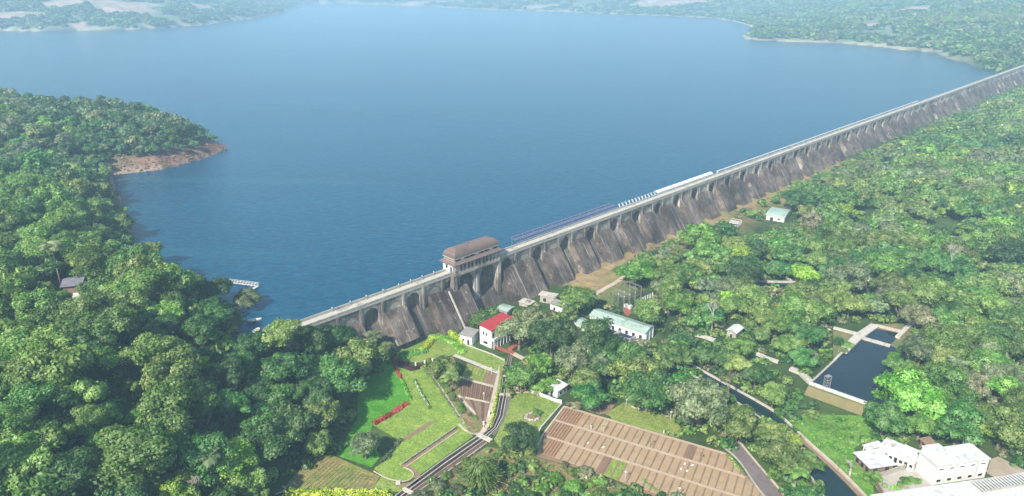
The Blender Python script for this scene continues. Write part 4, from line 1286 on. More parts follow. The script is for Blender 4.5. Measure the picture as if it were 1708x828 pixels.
# beds cut into the lawn
def tapered(name, pts, ws, z, mat):
    n = len(pts); L = []; Rr = []
    for i in range(n):
        a = Vector(pts[max(0, i - 1)]); b = Vector(pts[min(n - 1, i + 1)]); d = (b - a).normalized(); nn = Vector((-d.y, d.x))
        L.append(tuple(Vector(pts[i]) + nn * ws[i] / 2)); Rr.append(tuple(Vector(pts[i]) - nn * ws[i] / 2))
    return sheet(name, L + Rr[::-1], z, mat)
tapered('soil_bed', XY([ZA(485, 612), ZA(400, 655), ZA(300, 725), ZA(190, 790), ZD(400, 260), ZD(340, 330)]), [.4, 1.5, 1.9, 1.2, 1.0, .5], F0 + .10, M['soil'])
bl, br = XY([ZD(1040, 85), ZD(445, 495)]), XY([ZD(1072, 125), ZD(500, 520)])
def bands(name, L, Rr, spec):
    """sub-ribbons between two polylines; spec: (f0, f1, z0, z1, mat, name, kind)"""
    for f0, f1, z0, z1, mat, nm in spec:
        A = [(l[0] + (r[0] - l[0]) * f0, l[1] + (r[1] - l[1]) * f0) for l, r in zip(L, Rr)]
        B = [(l[0] + (r[0] - l[0]) * f1, l[1] + (r[1] - l[1]) * f1) for l, r in zip(L, Rr)]
        mb = MB(); n = len(A)
        vs = []; fs = []
        for i in range(n):
            vs += [(*A[i], z0), (*B[i], z0), (*B[i], z1), (*A[i], z1)]
        for i in range(n - 1):
            a = 4 * i; b = a + 4
            fs += [(a, b, b + 1, a + 1), (a + 1, b + 1, b + 2, a + 2), (a + 2, b + 2, b + 3, a + 3), (a + 3, b + 3, b, a)]
        fs += [(0, 1, 2, 3), (4 * n - 1, 4 * n - 2, 4 * n - 3, 4 * n - 4)]
        mb.add(vs, fs); o = fixn(mb.build(nm, mat)); tag(o, kind='structure')
bands('bed', bl, br, [(-.1, .0, F0, F0 + .28, M['pale_concrete'], 'kerb'), (.0, .85, F0, F0 + .13, M['soil'], 'soil_bed'), (.85, 1.0, F0, F0 + .24, M['path'], 'kerb')])
leafhedge('hedge', [(bl[0][0] * .8 + br[0][0] * .2, bl[0][1] * .8 + br[0][1] * .2), (bl[1][0] * .8 + br[1][0] * .2, bl[1][1] * .8 + br[1][1] * .2)], .55, .55, 'dark', 'thin clipped hedge along the long brown bed in the lawn', leaf=.11)
ground_ribbon('kerb', XY(smooth([ZD(470, 520), ZD(540, 545), ZD(590, 590), ZD(560, 645), ZD(480, 675), ZD(400, 668), ZD(280, 635), ZD(150, 560)], 2)), .25, F0 + .25, M['path'], .4)
ground_ribbon('garden_path', XY(smooth([ZD(510, 515), ZD(600, 560), ZD(632, 615), ZD(600, 680), ZD(500, 712), ZD(400, 700)], 2)), 1.3, F0 + .09, M['soil'])
ground_ribbon('garden_path', XY([ZD(390, 690), ZD(440, 688)]), 1.2, F0 + .5, M['pale_concrete'], .5)
leafhedge('hedge', XY([ZD(440, 225), ZD(400, 275), ZD(345, 335), ZD(300, 420), ZD(215, 470)]), 1.3, .9, 'grey', 'rough grey-green hedge at the notch of the lawn behind the round tree', leaf=.18)
# drains with kerbs and dark water: lower reach
DL = XY([ZD(1285, 175), ZD(900, 435), ZD(480, 752), ZD(380, 830)]); DR = XY([ZD(1372, 262), ZD(985, 545), ZD(640, 780), ZD(560, 850)])
K, DWt = M['concrete'], M['dark_water_channel']
bands('drain', DL, DR, [(0, .06, F0, F0 + .35, K, 'drain_kerb'), (.06, .30, F0, F0 + .09, DWt, 'drain_channel'), (.30, .37, F0, F0 + .30, M['path'], 'drain_kerb'), (.37, .62, F0, F0 + .09, DWt, 'drain_channel'),
                        (.62, .66, F0, F0 + .33, M['path'], 'drain_kerb'), (.68, .93, F0, F0 + .12, M['dark_soil'], 'drain_bank'), (.93, 1.0, F0, F0 + .3, K, 'drain_kerb')])
UL = XY([ZA(1150, 20), ZA(1100, 200), ZA(1072, 390), ZA(1040, 560), ZA(995, 680), ZA(900, 752)]); UR = XY([ZA(1188, 10), ZA(1152, 210), ZA(1138, 380), ZA(1100, 590), ZA(1045, 690), ZA(960, 775)])
bands('drain', UL, UR, [(0, .07, F0, F0 + .35, M['path'], 'drain_kerb'), (.07, .46, F0, F0 + .09, DWt, 'drain_channel'), (.46, .56, F0, F0 + .28, M['path'], 'drain_kerb'), (.56, .88, F0, F0 + .09, DWt, 'drain_channel'), (.88, 1.0, F0, F0 + .35, K, 'drain_kerb')])
leafhedge('hedge', XY([ZA(1042, 375), ZA(1030, 450), ZA(1005, 580), ZA(975, 690)]), 1.0, .7, 'yellow', 'straight bright yellow hedge beside the drain channel', leaf=.16)
ground_ribbon('garden_path', XY([ZA(1085, 105), ZA(1050, 240), ZA(1012, 420), ZA(960, 640), ZA(900, 740)]), 1.5, F0 + .11, M['path'])
ground_ribbon('garden_path', XY([ZA(1080, 105), ZA(1075, 210), ZA(1052, 360)]), .9, F0 + .15, M['lawn_olive'])
ground_ribbon('garden_path', XY(smooth([ZA(1160, 360), ZA(1130, 520), ZA(1080, 650), ZA(1010, 750)], 2)), .9, F0 + .12, M['asphalt'])
ground_ribbon('garden_path', XY(smooth([ZA(690, 650), ZA(760, 720), ZA(840, 745), ZA(920, 730)], 2)), .7, F0 + .14, M['path'])
ground_ribbon('garden_path', XY([ZA(650, 15), ZA(1052, 178)]), 1.5, F0 + .13, M['pale_concrete'])
ground_ribbon('garden_path', XY([ZA(690, 218), ZA(1015, 308)]), 1.0, F0 + .16, M['path'])
ground_ribbon('garden_path', XY([ZA(750, 408), ZA(975, 455)]), .9, F0 + .16, M['path'])
ground_ribbon('garden_path', XY([ZA(690, 385), ZA(770, 480), ZA(852, 562)]), .8, F0 + .16, M['path'])
ground_ribbon('garden_path', XY([ZA(395, 128), ZA(560, 370), ZA(738, 645)]), .7, F0 + .16, M['path'])
leafhedge('hedge', XY([ZA(375, 128), ZA(540, 370), ZA(722, 640)]), .7, .55, 'olive', 'low brownish hedge along the right edge of the lawn', leaf=.13)
sheet('soil_ground', XY([ZA(410, 120), ZA(640, 20), ZA(700, 220), ZA(700, 385), ZA(880, 600), ZA(930, 700), ZA(860, 740), ZA(760, 700)]), F0 + .045, grassmat('mixed_ground', (.20, .15, .08), (.14, .17, .05), (.25, .19, .11), .3))
r3 = np.random.RandomState(3)
for i in range(26):
    t = r3.rand(); w_ = r3.uniform(-.9, .9)
    a = P(*ZA(480 + 330 * t + 90 * w_ * (.3 + t), 190 + 440 * t + 20 * w_), F0)
    plant(a.x, a.y, F0, r3.uniform(.6, 1.4), 'bush', 0, ['olive', 'mid', 'grey', 'brown'][r3.randint(4)], r3.uniform(0, 6), 'small bush in the brown planting strip between the lawn and the beds', 'bushes between the lawn and the beds', 'shrub', 'shrub')
# vegetable beds
def bedquad(A, B, C, Dq, n, fill, mats, h=.18, z=F0, name='soil_bed'):
    """n strips across A->B, each running towards Dq->C"""
    A, B, C, Dq = [Vector((*q, 0)) for q in XY([A, B, C, Dq])]
    ms = {}
    for i in range(n):
        t0, t1 = (i + .5 - fill / 2) / n, (i + .5 + fill / 2) / n
        q = [A.lerp(B, t0), A.lerp(B, t1), Dq.lerp(C, t1), Dq.lerp(C, t0)]
        m = mats[i % len(mats)] if len(mats) < n else mats[i]
        ms.setdefault(m, MB()).prism([(p.x, p.y) for p in q], z, z + h)
    for m, b in ms.items(): tag(b.build(name, M[m]), kind='structure')
bedquad(ZA(770, 95), ZA(1048, 190), ZA(1012, 298), ZA(722, 222), 9, .84, ['lawn_olive'] * 6 + ['soil'] * 3)
bedquad(ZA(712, 236), ZA(1008, 318), ZA(975, 445), ZA(705, 385), 7, .84, ['dark_soil'])
bedquad(ZA(712, 236), ZA(1008, 318), ZA(975, 445), ZA(705, 385), 7, .16, ['soil'], .2)
bedquad(ZA(790, 425), ZA(966, 462), ZA(932, 690), ZA(865, 600), 5, .84, ['dark_soil', 'soil', 'soil', 'dark_soil', 'soil'])
sheet('soil_ground', XY([ZA(770, 90), ZA(1052, 185), ZA(935, 700), ZA(860, 600), ZA(700, 385), ZA(715, 225)]), F0 + .075, M['soil'])
# ploughed field: beds run along one direction between three paths
def line_hit(p, d, a, b):
    """parameter along p+t*d where it meets the line a-b"""
    e = (b[0] - a[0], b[1] - a[1]); den = d[0] * e[1] - d[1] * e[0]
    return ((a[0] - p[0]) * e[1] - (a[1] - p[1]) * e[0]) / den
f_top = XY([(941, 679), (1211, 758)]); f_p1 = XY([(926, 702), (1243, 797)]); f_p2 = XY([(905, 727), (1303, 852)]); f_low = XY([(898, 757), (1330, 911)])
lim = XY([(1209, 757), (1268, 820)])
vd = Vector((f_top[0][0] - f_p2[0][0], f_top[0][1] - f_p2[0][1])).normalized()
sheet('field_ground', XY([(941, 677), (1213, 757), (1270, 822), (1310, 900), (1250, 900), (1020, 798), (896, 762), (897, 742)]), F0 + .05, M['soil'])
r4 = np.random.RandomState(8)
fieldmats = {'a': surf('field_soil_tan', (.35, .25, .145), (.29, .20, .115), .5, (.39, .29, .18), .2, bm=.05), 'b': surf('field_soil_brown', (.30, .205, .12), (.35, .245, .145), .5, bm=.05),
             'c': surf('field_soil_red', (.33, .19, .105), (.25, .145, .08), .8, bm=.05), 'g': M['lawn_olive'], 'd': surf('field_soil_dark', (.17, .105, .07), (.22, .14, .09), .6, bm=.05)}
mbs = {k: MB() for k in fieldmats}
for si, (up, lo) in enumerate(((f_top, f_p1), (f_p1, f_p2), (f_p2, f_low))):
    L = math.hypot(lo[1][0] - lo[0][0], lo[1][1] - lo[0][1]); u = ((lo[1][0] - lo[0][0]) / L, (lo[1][1] - lo[0][1]) / L)
    x = .4
    while x < L - .5:
        red = x < (6.5 if si < 2 else 4.5)
        wd = .52 if red else r4.uniform(1.55, 1.9)
        pts = []
        for e in (x, x + wd):
            p = (lo[0][0] + u[0] * e, lo[0][1] + u[1] * e)
            t1 = line_hit(p, vd, up[0], up[1]); t2 = line_hit(p, vd, lim[0], lim[1])
            inside = (lim[1][0] - lim[0][0]) * (p[1] - lim[0][1]) - (lim[1][1] - lim[0][1]) * (p[0] - lim[0][0])
            t = t1
            if 0 < t2 < t1: t = t2
            pts.append((p, t, inside))
        if pts[0][2] < 0 and pts[1][2] < 0 and pts[0][1] > 1.6:
            q = [pts[0][0], pts[1][0]]
            a0 = (q[0][0] + vd.x * .55, q[0][1] + vd.y * .55); a1 = (q[1][0] + vd.x * .55, q[1][1] + vd.y * .55)
            b1 = (q[1][0] + vd.x * (pts[1][1] - .5), q[1][1] + vd.y * (pts[1][1] - .5)); b0 = (q[0][0] + vd.x * (pts[0][1] - .5), q[0][1] + vd.y * (pts[0][1] - .5))
            key = 'c' if red else r4.choice(['a', 'a', 'a', 'b', 'b', 'd'], p=[.25, .25, .2, .14, .13, .03])
            if si == 2 and 19.5 < x < 22.5: key = 'g'
            mbs[key].prism([a0, a1, b1, b0], F0, F0 + (.28 if red else r4.uniform(.16, .25)))
        x += wd + (.36 if red else .42)
for k, b in mbs.items():
    if b.v: tag(b.build('field_soil', fieldmats[k]), kind='structure')
pm = surf('field_path', (.42, .33, .24), (.36, .27, .19), .6, bm=.02)
for a in (f_top, f_p1, f_p2): ground_ribbon('field_path', a, .75, F0 + .24 + .01 * (a is f_p1), pm)
ground_ribbon('field_path', [f_top[0], f_p2[0], XY([(897, 744)])[0]], .5, F0 + .3, M['path'])
bedquad((1019, 688), (1124, 706), (1134, 726), (1010, 692), 1, 1, ['dry_grass'], .05)
sheet('lawn', XY([(1015, 688), (1040, 672), (1085, 676), (1124, 690), (1140, 726), (1128, 731), (1020, 700)]), F0 + .08, M['lawn_olive'])
bedquad((1040, 674), (1122, 690), (1138, 722), (1022, 694), 13, .12, ['dry_grass'], .16)
ground_ribbon('garden_path', XY([(1053, 679), (1070, 684)]), .6, F0 + .25, M['pale_concrete'])
sheet('soil_ground', XY([(946, 674), (1010, 664), (1028, 672), (1016, 690), (1000, 692)]), F0 + .045, M['soil'])
sheet('scrub_ground', XY([(905, 765), (1010, 800), (1120, 842), (1180, 880), (640, 900), (700, 830), (770, 775), (812, 745), (880, 760)]), F0 + .04,
      grassmat('scrubby_ground', (.17, .16, .06), (.24, .17, .09), (.12, .17, .045), .1))
# lane
lane_l = XY(smooth([ZC(170, 285), ZC(350, 440), ZC(500, 680), ZC(640, 850), ZC(760, 1000)], 2)); lane_r = XY(smooth([ZC(320, 235), ZC(480, 430), ZC(720, 710), ZC(840, 860), ZC(950, 1000)], 2))
bands('lane', lane_l, lane_r, [(-.10, -.02, F0, F0 + .35, K, 'kerb'), (-.02, 1.0, F0, F0 + .12, M['asphalt'], 'road'), (1.0, 1.12, F0, F0 + .4, M['path'], 'kerb')])
leafhedge('hedge', XY([ZC(230, 370), ZC(300, 490), ZC(370, 560)]), 1.0, .5, 'fresh', 'pale green weedy strip along the lane at the corner of the field', leaf=.14, dens=14)
leafhedge('hedge', XY([Z6(1080 - 330, 640), Z6(820, 700), Z6(900, 745)]), 1.2, .5, 'fresh', 'light green weedy strip along the lower edge of the field', leaf=.14, dens=14)
# canal
cr = XY(smooth([(1140, 603), (1283, 682), (1306, 699), (1345, 738), (1400, 786), (1450, 838), (1470, 862)], 2)); cl = XY(smooth([(1128, 610), (1258, 690), (1284, 712), (1314, 745), (1348, 790), (1380, 840), (1395, 870)], 2))
def ribbon_sheet(name, L, Rr, z, mat, kind='structure'):
    me = bpy.data.meshes.new(name); n = len(L)
    me.from_pydata([(*p, z) for p in L] + [(*p, z) for p in Rr], [], [(i, i + 1, n + i + 1, n + i) for i in range(n - 1)])
    me.materials.append(mat); o = bpy.data.objects.new(name, me); COL.objects.link(o)
    bm = bmesh.new(); bm.from_mesh(me)
    for f in bm.faces:
        f.normal_update()
        if f.normal.z < 0: f.normal_flip()
    bm.to_mesh(me); bm.free(); return tag(o, kind=kind)
ribbon_sheet('canal_water', cl, cr, F0 + .12, M['canal'])
half = len(cr) // 2 - 2
w1 = MB(); w1.wall(cr[:half], .45, F0, F0 + .75); tag(w1.build('canal_wall', M['pale_concrete']), 'pale concrete canal wall running through the trees above the field', 'wall')
w1 = MB(); w1.wall(cr[half:], .7, F0, F0 + .8); tag(w1.build('canal_wall', M['path']), 'brown stone canal wall beside the green bank', 'wall')
w1 = MB(); w1.wall(cr[half:], .9, F0 - .1, F0 + .35, off=-1.1); tag(w1.build('canal_bank', M['soil']), kind='structure')
w1 = MB(); w1.wall(cl, .45, F0, F0 + .5); tag(w1.build('canal_wall', M['concrete']), 'left concrete wall of the canal half hidden by trees', 'wall')

# ------------------------------------------------------------------ pond
PZ = F0 + 2.6
pondw = XY([ZB(60, 505), ZB(240, 330), ZB(430, 155), ZB(690, 222), ZB(800, 300), ZB(780, 560), ZB(640, 715), ZB(480, 655)], PZ)
poolw = XY([ZB(480, 150), ZB(552, 82), ZB(745, 122), ZB(668, 210)], PZ)
sheet('pond_water', pondw, PZ, M['pond']); sheet('pond_water', poolw, PZ, M['pond'])
base_ = XY([ZB(40, 512), ZB(230, 320), ZB(225, 70), ZB(400, 120), ZB(545, 50), ZB(835, 40), ZB(900, 300), ZB(860, 640), ZB(650, 725), ZB(480, 668)], PZ)
sheet('embankment', base_, PZ - .12, surf('embankment_soil', (.24, .16, .09), (.12, .15, .05), .3, (.09, .14, .04), .1, th3=(.45, .6)), thick=3.2)
pond = thing('pond_walls', 'pale concrete walls and walkways framing the dark pond', 'pond wall', (*pondw[2], PZ))
def pwall(pts, w, h=.45, mat='pale_concrete', nm='wall', zz=0):
    p = XY(pts, PZ); ox_, oy_ = pondw[2]
    mb = MB(); mb.wall([(a - ox_, b - oy_) for a, b in p], w, -1.0, h + zz); return mb.build(nm, M[mat], pond)
pwall([ZB(235, 335), ZB(300, 268)], .7); pwall([ZB(300, 268), ZB(420, 150), ZB(550, 62)], 3.0, .5, 'pale_concrete', 'walkway')
pwall([ZB(550, 62), ZB(760, 112)], 1.2, .56, 'path'); pwall([ZB(415, 150), ZB(665, 222)], 1.7, .53, 'pale_concrete', 'walkway')
pwall([ZB(825, 50), ZB(720, 158)], 1.6, .6); pwall([ZB(232, 82), ZB(410, 128)], 1.3, .54); pwall([ZB(50, 508), ZB(235, 335)], .6, .35, 'concrete')
mb = MB(); p = XY([ZB(45, 505), ZB(485, 662)], PZ); ox_, oy_ = pondw[2]
mb.wall([(a - ox_, b - oy_) for a, b in p], 1.1, -1.6, .55); mb.build('front_wall', M['white_roof'], pond)
mb = MB()
fa, fb = p; fdir = Vector((fb[0] - fa[0], fb[1] - fa[1])).normalized(); fn = Vector((fdir.y, -fdir.x))
va = [(fa[0] - ox_ + fn.x * .5, fa[1] - oy_ + fn.y * .5, -.6), (fb[0] - ox_ + fn.x * .5, fb[1] - oy_ + fn.y * .5, -.6), (fb[0] - ox_ + fn.x * 3.6, fb[1] - oy_ + fn.y * 3.6, -2.75), (fa[0] - ox_ + fn.x * 3.6, fa[1] - oy_ + fn.y * 3.6, -2.75),
      (fa[0] - ox_, fa[1] - oy_, -3.2), (fb[0] - ox_, fb[1] - oy_, -3.2)]
mb.add(va, [(0, 1, 2, 3), (0, 4, 5, 1), (3, 2, 5, 4), (0, 3, 4), (1, 5, 2)]); fixn(mb.build('apron', surf('apron_earth', (.20, .16, .08), (.14, .14, .05), .4), pond))
ga = P(*ZB(175, 540), PZ)
gt = thing('sluice_gantry', 'tall steel ladder-like gantry over the corner of the pond', 'gantry', (ga.x, ga.y, PZ - .3), .5)
for x in (-.9, .9):
    for y in (-.6, .6):
        mb = MB(); mb.tube((x, y, 0), (x, y, 4.6), .09); mb.build('post', M['steel'], gt)
mb = MB()
for z in (.8, 1.7, 2.6, 3.5, 4.5):
    for y in (-.6, .6): mb.tube((-.9, y, z), (.9, y, z), .07)
    for x in (-.9, .9): mb.tube((x, -.6, z), (x, .6, z), .07)
for z in (.8, 2.6): mb.tube((-.9, -.6, z), (.9, -.6, z + 1.8), .05)
mb.build('crossbars', M['steel'], gt)
mb = MB(); mb.box(-1.0, 1.0, -.7, .7, 4.55, 4.7); mb.build('platform', M['steel'], gt)

for i, (px, py, r, sp) in enumerate([(1398, 566, 2.6, 'deep'), (1412, 572, 2.2, 'mid'), (1526, 552, 2.4, 'mid'), (1536, 562, 3.0, 'bright'), (1544, 578, 3.2, 'mid'), (1408, 580, 1.8, 'olive'), (1506, 580, 2.4, 'deep'), (1520, 590, 3.0, 'mid')]):
    q = P(px, py, PZ + 1.5); plant(q.x, q.y, PZ - .3, r, 'bush', 0, sp, i, '%s bush crowding the walkways of the pond' % SPEC[sp][0], 'bushes around the pond walkways', 'shrub', 'shrub')
# ------------------------------------------------------------------ buildings
def frame3(b, c, a, z):
    """local frame from three roof corners seen at level z: x along b->c, y towards a"""
    B = P(*b, z); C = P(*c, z); A = P(*a, z)
    u = (C - B); L = u.length; u.normalize(); v = Vector((-u.y, u.x, 0)); W = (A - B).dot(v)
    return B, math.atan2(u.y, u.x), L, W
def bx(t, name, mat, x0, x1, y0, y1, z0, z1, parent=None, bevel=0):
    cx, cy = (x0 + x1) / 2, (y0 + y1) / 2
    mb = MB(); mb.box(x0 - cx, x1 - cx, y0 - cy, y1 - cy, 0, z1 - z0)
    o = mb.build(name, M[mat], parent or t, bevel=bevel); o.location = (cx, cy, z0); return o
def building(name, label, b, c, a, h, z0=F0, cat='building'):
    B, rz, L, W = frame3(b, c, a, z0 + h)
    t = thing(name, label, cat, (B.x, B.y, z0 - .3), rz)
    return t, L, W, h + .3
def flat_roofed(name, label, b, c, a, h, wall='white', roof='white_roof', over=.25, par=.25, z0=F0, slab=.22):
    t, L, W, h = building(name, label, b, c, a, h, z0)
    bx(t, 'wall', wall, 0, L, 0, W, 0, h - slab)
    bx(t, 'roof', roof, -over, L + over, -over, W + over, h - slab, h)
    if par:
        for q in ((-over, L + over, -over, -over + .2), (-over, L + over, W + over - .2, W + over)):
            bx(t, 'parapet', roof, *q, h, h + par)
        for q in ((-over, -over + .2, -over + .2, W + over - .2), (L + over - .2, L + over, -over + .2, W + over - .2)):
            bx(t, 'parapet', roof, *q, h, h + par)
    return t, L, W, h
def window(t, side, pos, z, w, h, L, W, mat='dark_glass', nm='window', frame=True, deep=.06):
    """side 's' = y 0 face, 'w' = x 0 face, 'n' = y W face, 'e' = x L face"""
    if side in 'sn':
        y = 0 if side == 's' else W; sg = -1 if side == 's' else 1
        f = bx(t, nm, 'white' if frame else mat, pos - w / 2 - .08, pos + w / 2 + .08, min(y, y + sg * .08), max(y, y + sg * .08), z - .08, z + h + .08)
        if frame:
            mb = MB(); mb.box(-w / 2, w / 2, -.02, .02, 0, h); o = mb.build('pane', M[mat], f); o.location = (0, sg * .055, .08)
    else:
        x = 0 if side == 'w' else L; sg = -1 if side == 'w' else 1
        f = bx(t, nm, 'white' if frame else mat, min(x, x + sg * .08), max(x, x + sg * .08), pos - w / 2 - .08, pos + w / 2 + .08, z - .08, z + h + .08)
        if frame:
            mb = MB(); mb.box(-.02, .02, -w / 2, w / 2, 0, h); o = mb.build('pane', M[mat], f); o.location = (sg * .055, 0, .08)
    return f
def sloped_roof(t, mat, L, W, h, rise_y0, rise_yW, over=.4, name='roof', thick=.12):
    a, b, c, d = -over, L + over, -over, W + over
    vs = [(a, c, h + rise_y0), (b, c, h + rise_y0), (b, d, h + rise_yW), (a, d, h + rise_yW)]
    mb = MB(); mb.add(vs + [(x, y, z - thick) for x, y, z in vs], [(0, 1, 2, 3), (7, 6, 5, 4), (0, 4, 5, 1), (1, 5, 6, 2), (2, 6, 7, 3), (3, 7, 4, 0)])
    return fixn(mb.build(name, M[mat], t))
def gable(t, mat, L, W, h, rise, over=.35, name='roof', wallmat='white', along='x'):
    if along == 'x':
        vs = [(-over, -over, h), (L + over, -over, h), (L + over, W / 2, h + rise), (-over, W / 2, h + rise), (L + over, W + over, h), (-over, W + over, h)]
        g = [(0, 0, h - .02), (0, W, h - .02), (0, W / 2, h + rise - .12), (L, 0, h - .02), (L, W, h - .02), (L, W / 2, h + rise - .12)]
    else:
        vs = [(-over, -over, h), (-over, W + over, h), (L / 2, W + over, h + rise), (L / 2, -over, h + rise), (L + over, W + over, h), (L + over, -over, h)]
        g = [(0, 0, h - .02), (L, 0, h - .02), (L / 2, 0, h + rise - .12), (0, W, h - .02), (L, W, h - .02), (L / 2, W, h + rise - .12)]
    n = 6
    mb = MB(); mb.add(vs + [(x, y, z - .12) for x, y, z in vs], [(0, 1, 2, 3), (3, 2, 4, 5), (6, 9, 8, 7), (9, 11, 10, 8), (0, 6, 7, 1), (4, 10, 11, 5), (0, 3, 9, 6), (3, 5, 11, 9), (1, 7, 8, 2), (2, 8, 10, 4)])
    r = fixn(mb.build(name, M[mat], t))
    mb = MB(); mb.add(g, [(0, 1, 2), (3, 5, 4), (0, 3, 4, 1), (1, 4, 5, 2), (2, 5, 3, 0)]); fixn(mb.build('gable_wall', M[wallmat], t)); return r

# two-storey house under the red roof
t, L, W, h = building('house', 'two-storey white house with a bright red roof below the dam', (819.5, 553), (857, 533), (796, 547), 7.0)
bx(t, 'wall', 'white', 0, L, 0, W, 0, h)
sloped_roof(t, 'red_roof', L, W, h, .25, .9, .35)
bx(t, 'balcony_slab', 'white', -.05, L, -1.35, -.01, 3.6, 3.8)
bx(t, 'balcony_rail', 'white', -.05, L, -1.35, -1.22, 3.8, 4.55); bx(t, 'balcony_rail', 'white', -.05, .07, -1.2, -.01, 3.8, 4.55)
n = 7
for i in range(n + 1): bx(t, 'column', 'white', i * (L - .3) / n, i * (L - .3) / n + .3, -1.3, -1.02, 0, 3.58)
for i in range(n):
    x = (i + .5) * L / n
    window(t, 's', x, .6, .95, 2.2, L, W, nm='window' if i % 3 else 'door')
    window(t, 's', x, 4.5, 1.0, 1.7, L, W)
for y in (W * .42, W * .66): window(t, 'w', y, 4.7, .7, 1.3, L, W)
window(t, 'w', W * .5, 1.3, 1.9, 1.1, L, W)
bx(t, 'chajja', 'white', -.5, -.01, W * .25, W * .75, 2.6, 2.7)
# annex
t, L, W, h = building('annex', 'small white outbuilding with a brown corrugated roof left of the red-roofed house', (767, 557), (787, 562), (779, 548), 3.6)
bx(t, 'wall', 'white', 0, L, 0, W, 0, h - .3); sloped_roof(t, 'grey_roof', L, W, h, -.2, .5, .3)
window(t, 'w', W * .4, 1.5, .7, .8, L, W); window(t, 's', L * .7, .3, .9, 2.0, L, W, nm='door'); window(t, 's', L * .3, 1.5, .8, .8, L, W)
ground_ribbon('garden_path', XY([H6(215, 565), H6(480, 660), H6(600, 720)]), .6, F0 + .2, M['pale_concrete'])
ground_ribbon('garden_path', XY([H6(500, 585), H6(690, 655)]), 1.5, F0 + .35, M['red_brick'])
tw = MB(); tw.wall(XY([H6(655, 620), H6(785, 535)]), 2.0, F0, F0 + .9); tag(tw.build('terrace', M['red_brick']), 'raised red brick terrace in front of the red-roofed house', 'terrace')
ground_ribbon('garden_path', XY([H6(680, 650), H6(790, 705)]), 1.9, F0 + .25, M['path'])
# cottage by the lawn, with white fence
t, L, W, h = building('cottage', 'small white cottage with a grey flat roof beside the right lawn', (930, 652), (946, 641), (914, 645), 2.7)
bx(t, 'wall', 'white', 0, L, 0, W, 0, h - .2); sloped_roof(t, 'white_roof', L, W, h, -.15, .25, .3)
for i in range(2): window(t, 's', L * (.3 + .4 * i), 1.1, .7, .9, L, W)
window(t, 'w', W * .6, .3, .9, 2.0, L, W, nm='door')
fe = XY([(886, 656), (899, 660), (914, 666), (926, 671), (937, 673)])
ft = thing('picket_fence', 'low white fence with flowers between the lawn and the cottage', 'fence', (*fe[0], F0))
for i in range(len(fe) - 1):
    mb = MB(); mb.wall([(fe[i][0] - fe[0][0], fe[i][1] - fe[0][1]), (fe[i + 1][0] - fe[0][0], fe[i + 1][1] - fe[0][1])], .14, .15, 1.2); mb.build('panel', M['white'], ft)
    mb = MB(); mb.box(-.12, .12, -.12, .12, 0, 1.4); o = mb.build('post', M['white'], ft); o.location = (fe[i][0] - fe[0][0], fe[i][1] - fe[0][1], 0)
leafhedge('hedge', [fe[0], fe[1], fe[2], fe[3]], .8, 1.3, 'white', 'white-flowering climber spilling over the cottage fence', dens=12, leaf=.14)
ring = [P(*Z6(98 + 40 * math.cos(a), 272 + 22 * math.sin(a)), F0) for a in [2 * math.pi * i / 14 for i in range(15)]]
leafhedge('flower_ring', [(q.x, q.y) for q in ring], .6, .5, 'white', 'ring of white flowers around a small bush on the right lawn', cat='flower bed', leaf=.13)
sheet('soil_bed', [(q.x, q.y) for q in [P(*Z6(98 + 58 * math.cos(a), 270 + 32 * math.sin(a)), F0) for a in [2 * math.pi * i / 14 for i in range(14)]]], F0 + .09, M['soil'])
ground_ribbon('kerb', XY([(937, 674), (902, 714), (898, 722)]), .4, F0 + .3, M['pale_concrete'])
ground_ribbon('kerb', XY([(848, 656), (884, 655), (937, 674)]), .3, F0 + .2, M['path'])

# long hall with the green roof
t, L, W, h = building('hall', 'long hall with a pale green sheet roof among trees below the dam', (984, 526), (1076, 556), (994, 514), 4.2)
bx(t, 'wall', 'white', 0, L, 0, W, 0, h - .25)
gable(t, 'green_roof', L, W, h, 1.1, .35)
for i in range(8): window(t, 's', (i + .6) * L / 8.2, 1.7, 1.1, 1.5, L, W)
window(t, 'w', W / 2, .2, 1.6, 2.6, L, W, nm='door')
for i in range(3): bx(t, 'pier', 'white', L + .0, L + .35, W * (.1 + .4 * i) - .2, W * (.1 + .4 * i) + .2, 0, h - .3)
for (nm_, q, lab) in (('settling_tank', [Z7(868, 478), Z7(1050, 522), Z7(960, 578), Z7(866, 560)], 'dark blue open tank in front of the green-roofed hall, left one of two'),
                      ('settling_tank', [Z7(1068, 528), Z7(1212, 580), Z7(1130, 622), Z7(985, 578)], 'dark blue open tank in front of the green-roofed hall, right one of two')):
    zt = F0 + 2.0; p = XY(q, zt); o0 = p[0]
    tk = thing(nm_, lab, 'tank', (*o0, F0), 0, 'tanks in front of the hall')
    lp = [(a - o0[0], b - o0[1]) for a, b in p]
    mb = MB(); mb.wall(lp, .4, 0, 2.0, closed=True); mb.build('rim_wall', M['pale_concrete'], tk)
    mb = MB(); mb.prism(lp, .1, 1.25); fixn(mb.build('water', M['tank_blue'], tk))
t, L, W, h = building('shed', 'small pale green shed at the left end of the long hall', (957, 536), (976, 546), (965, 527), 3.2)
bx(t, 'wall', 'white', 0, L, 0, W, 0, h - .2); gable(t, 'green_roof', L, W, h, .6); window(t, 's', L / 2, 1.2, 1.2, 1.1, L, W); window(t, 'w', W / 2, .2, 1.1, 2.1, L, W, nm='door')
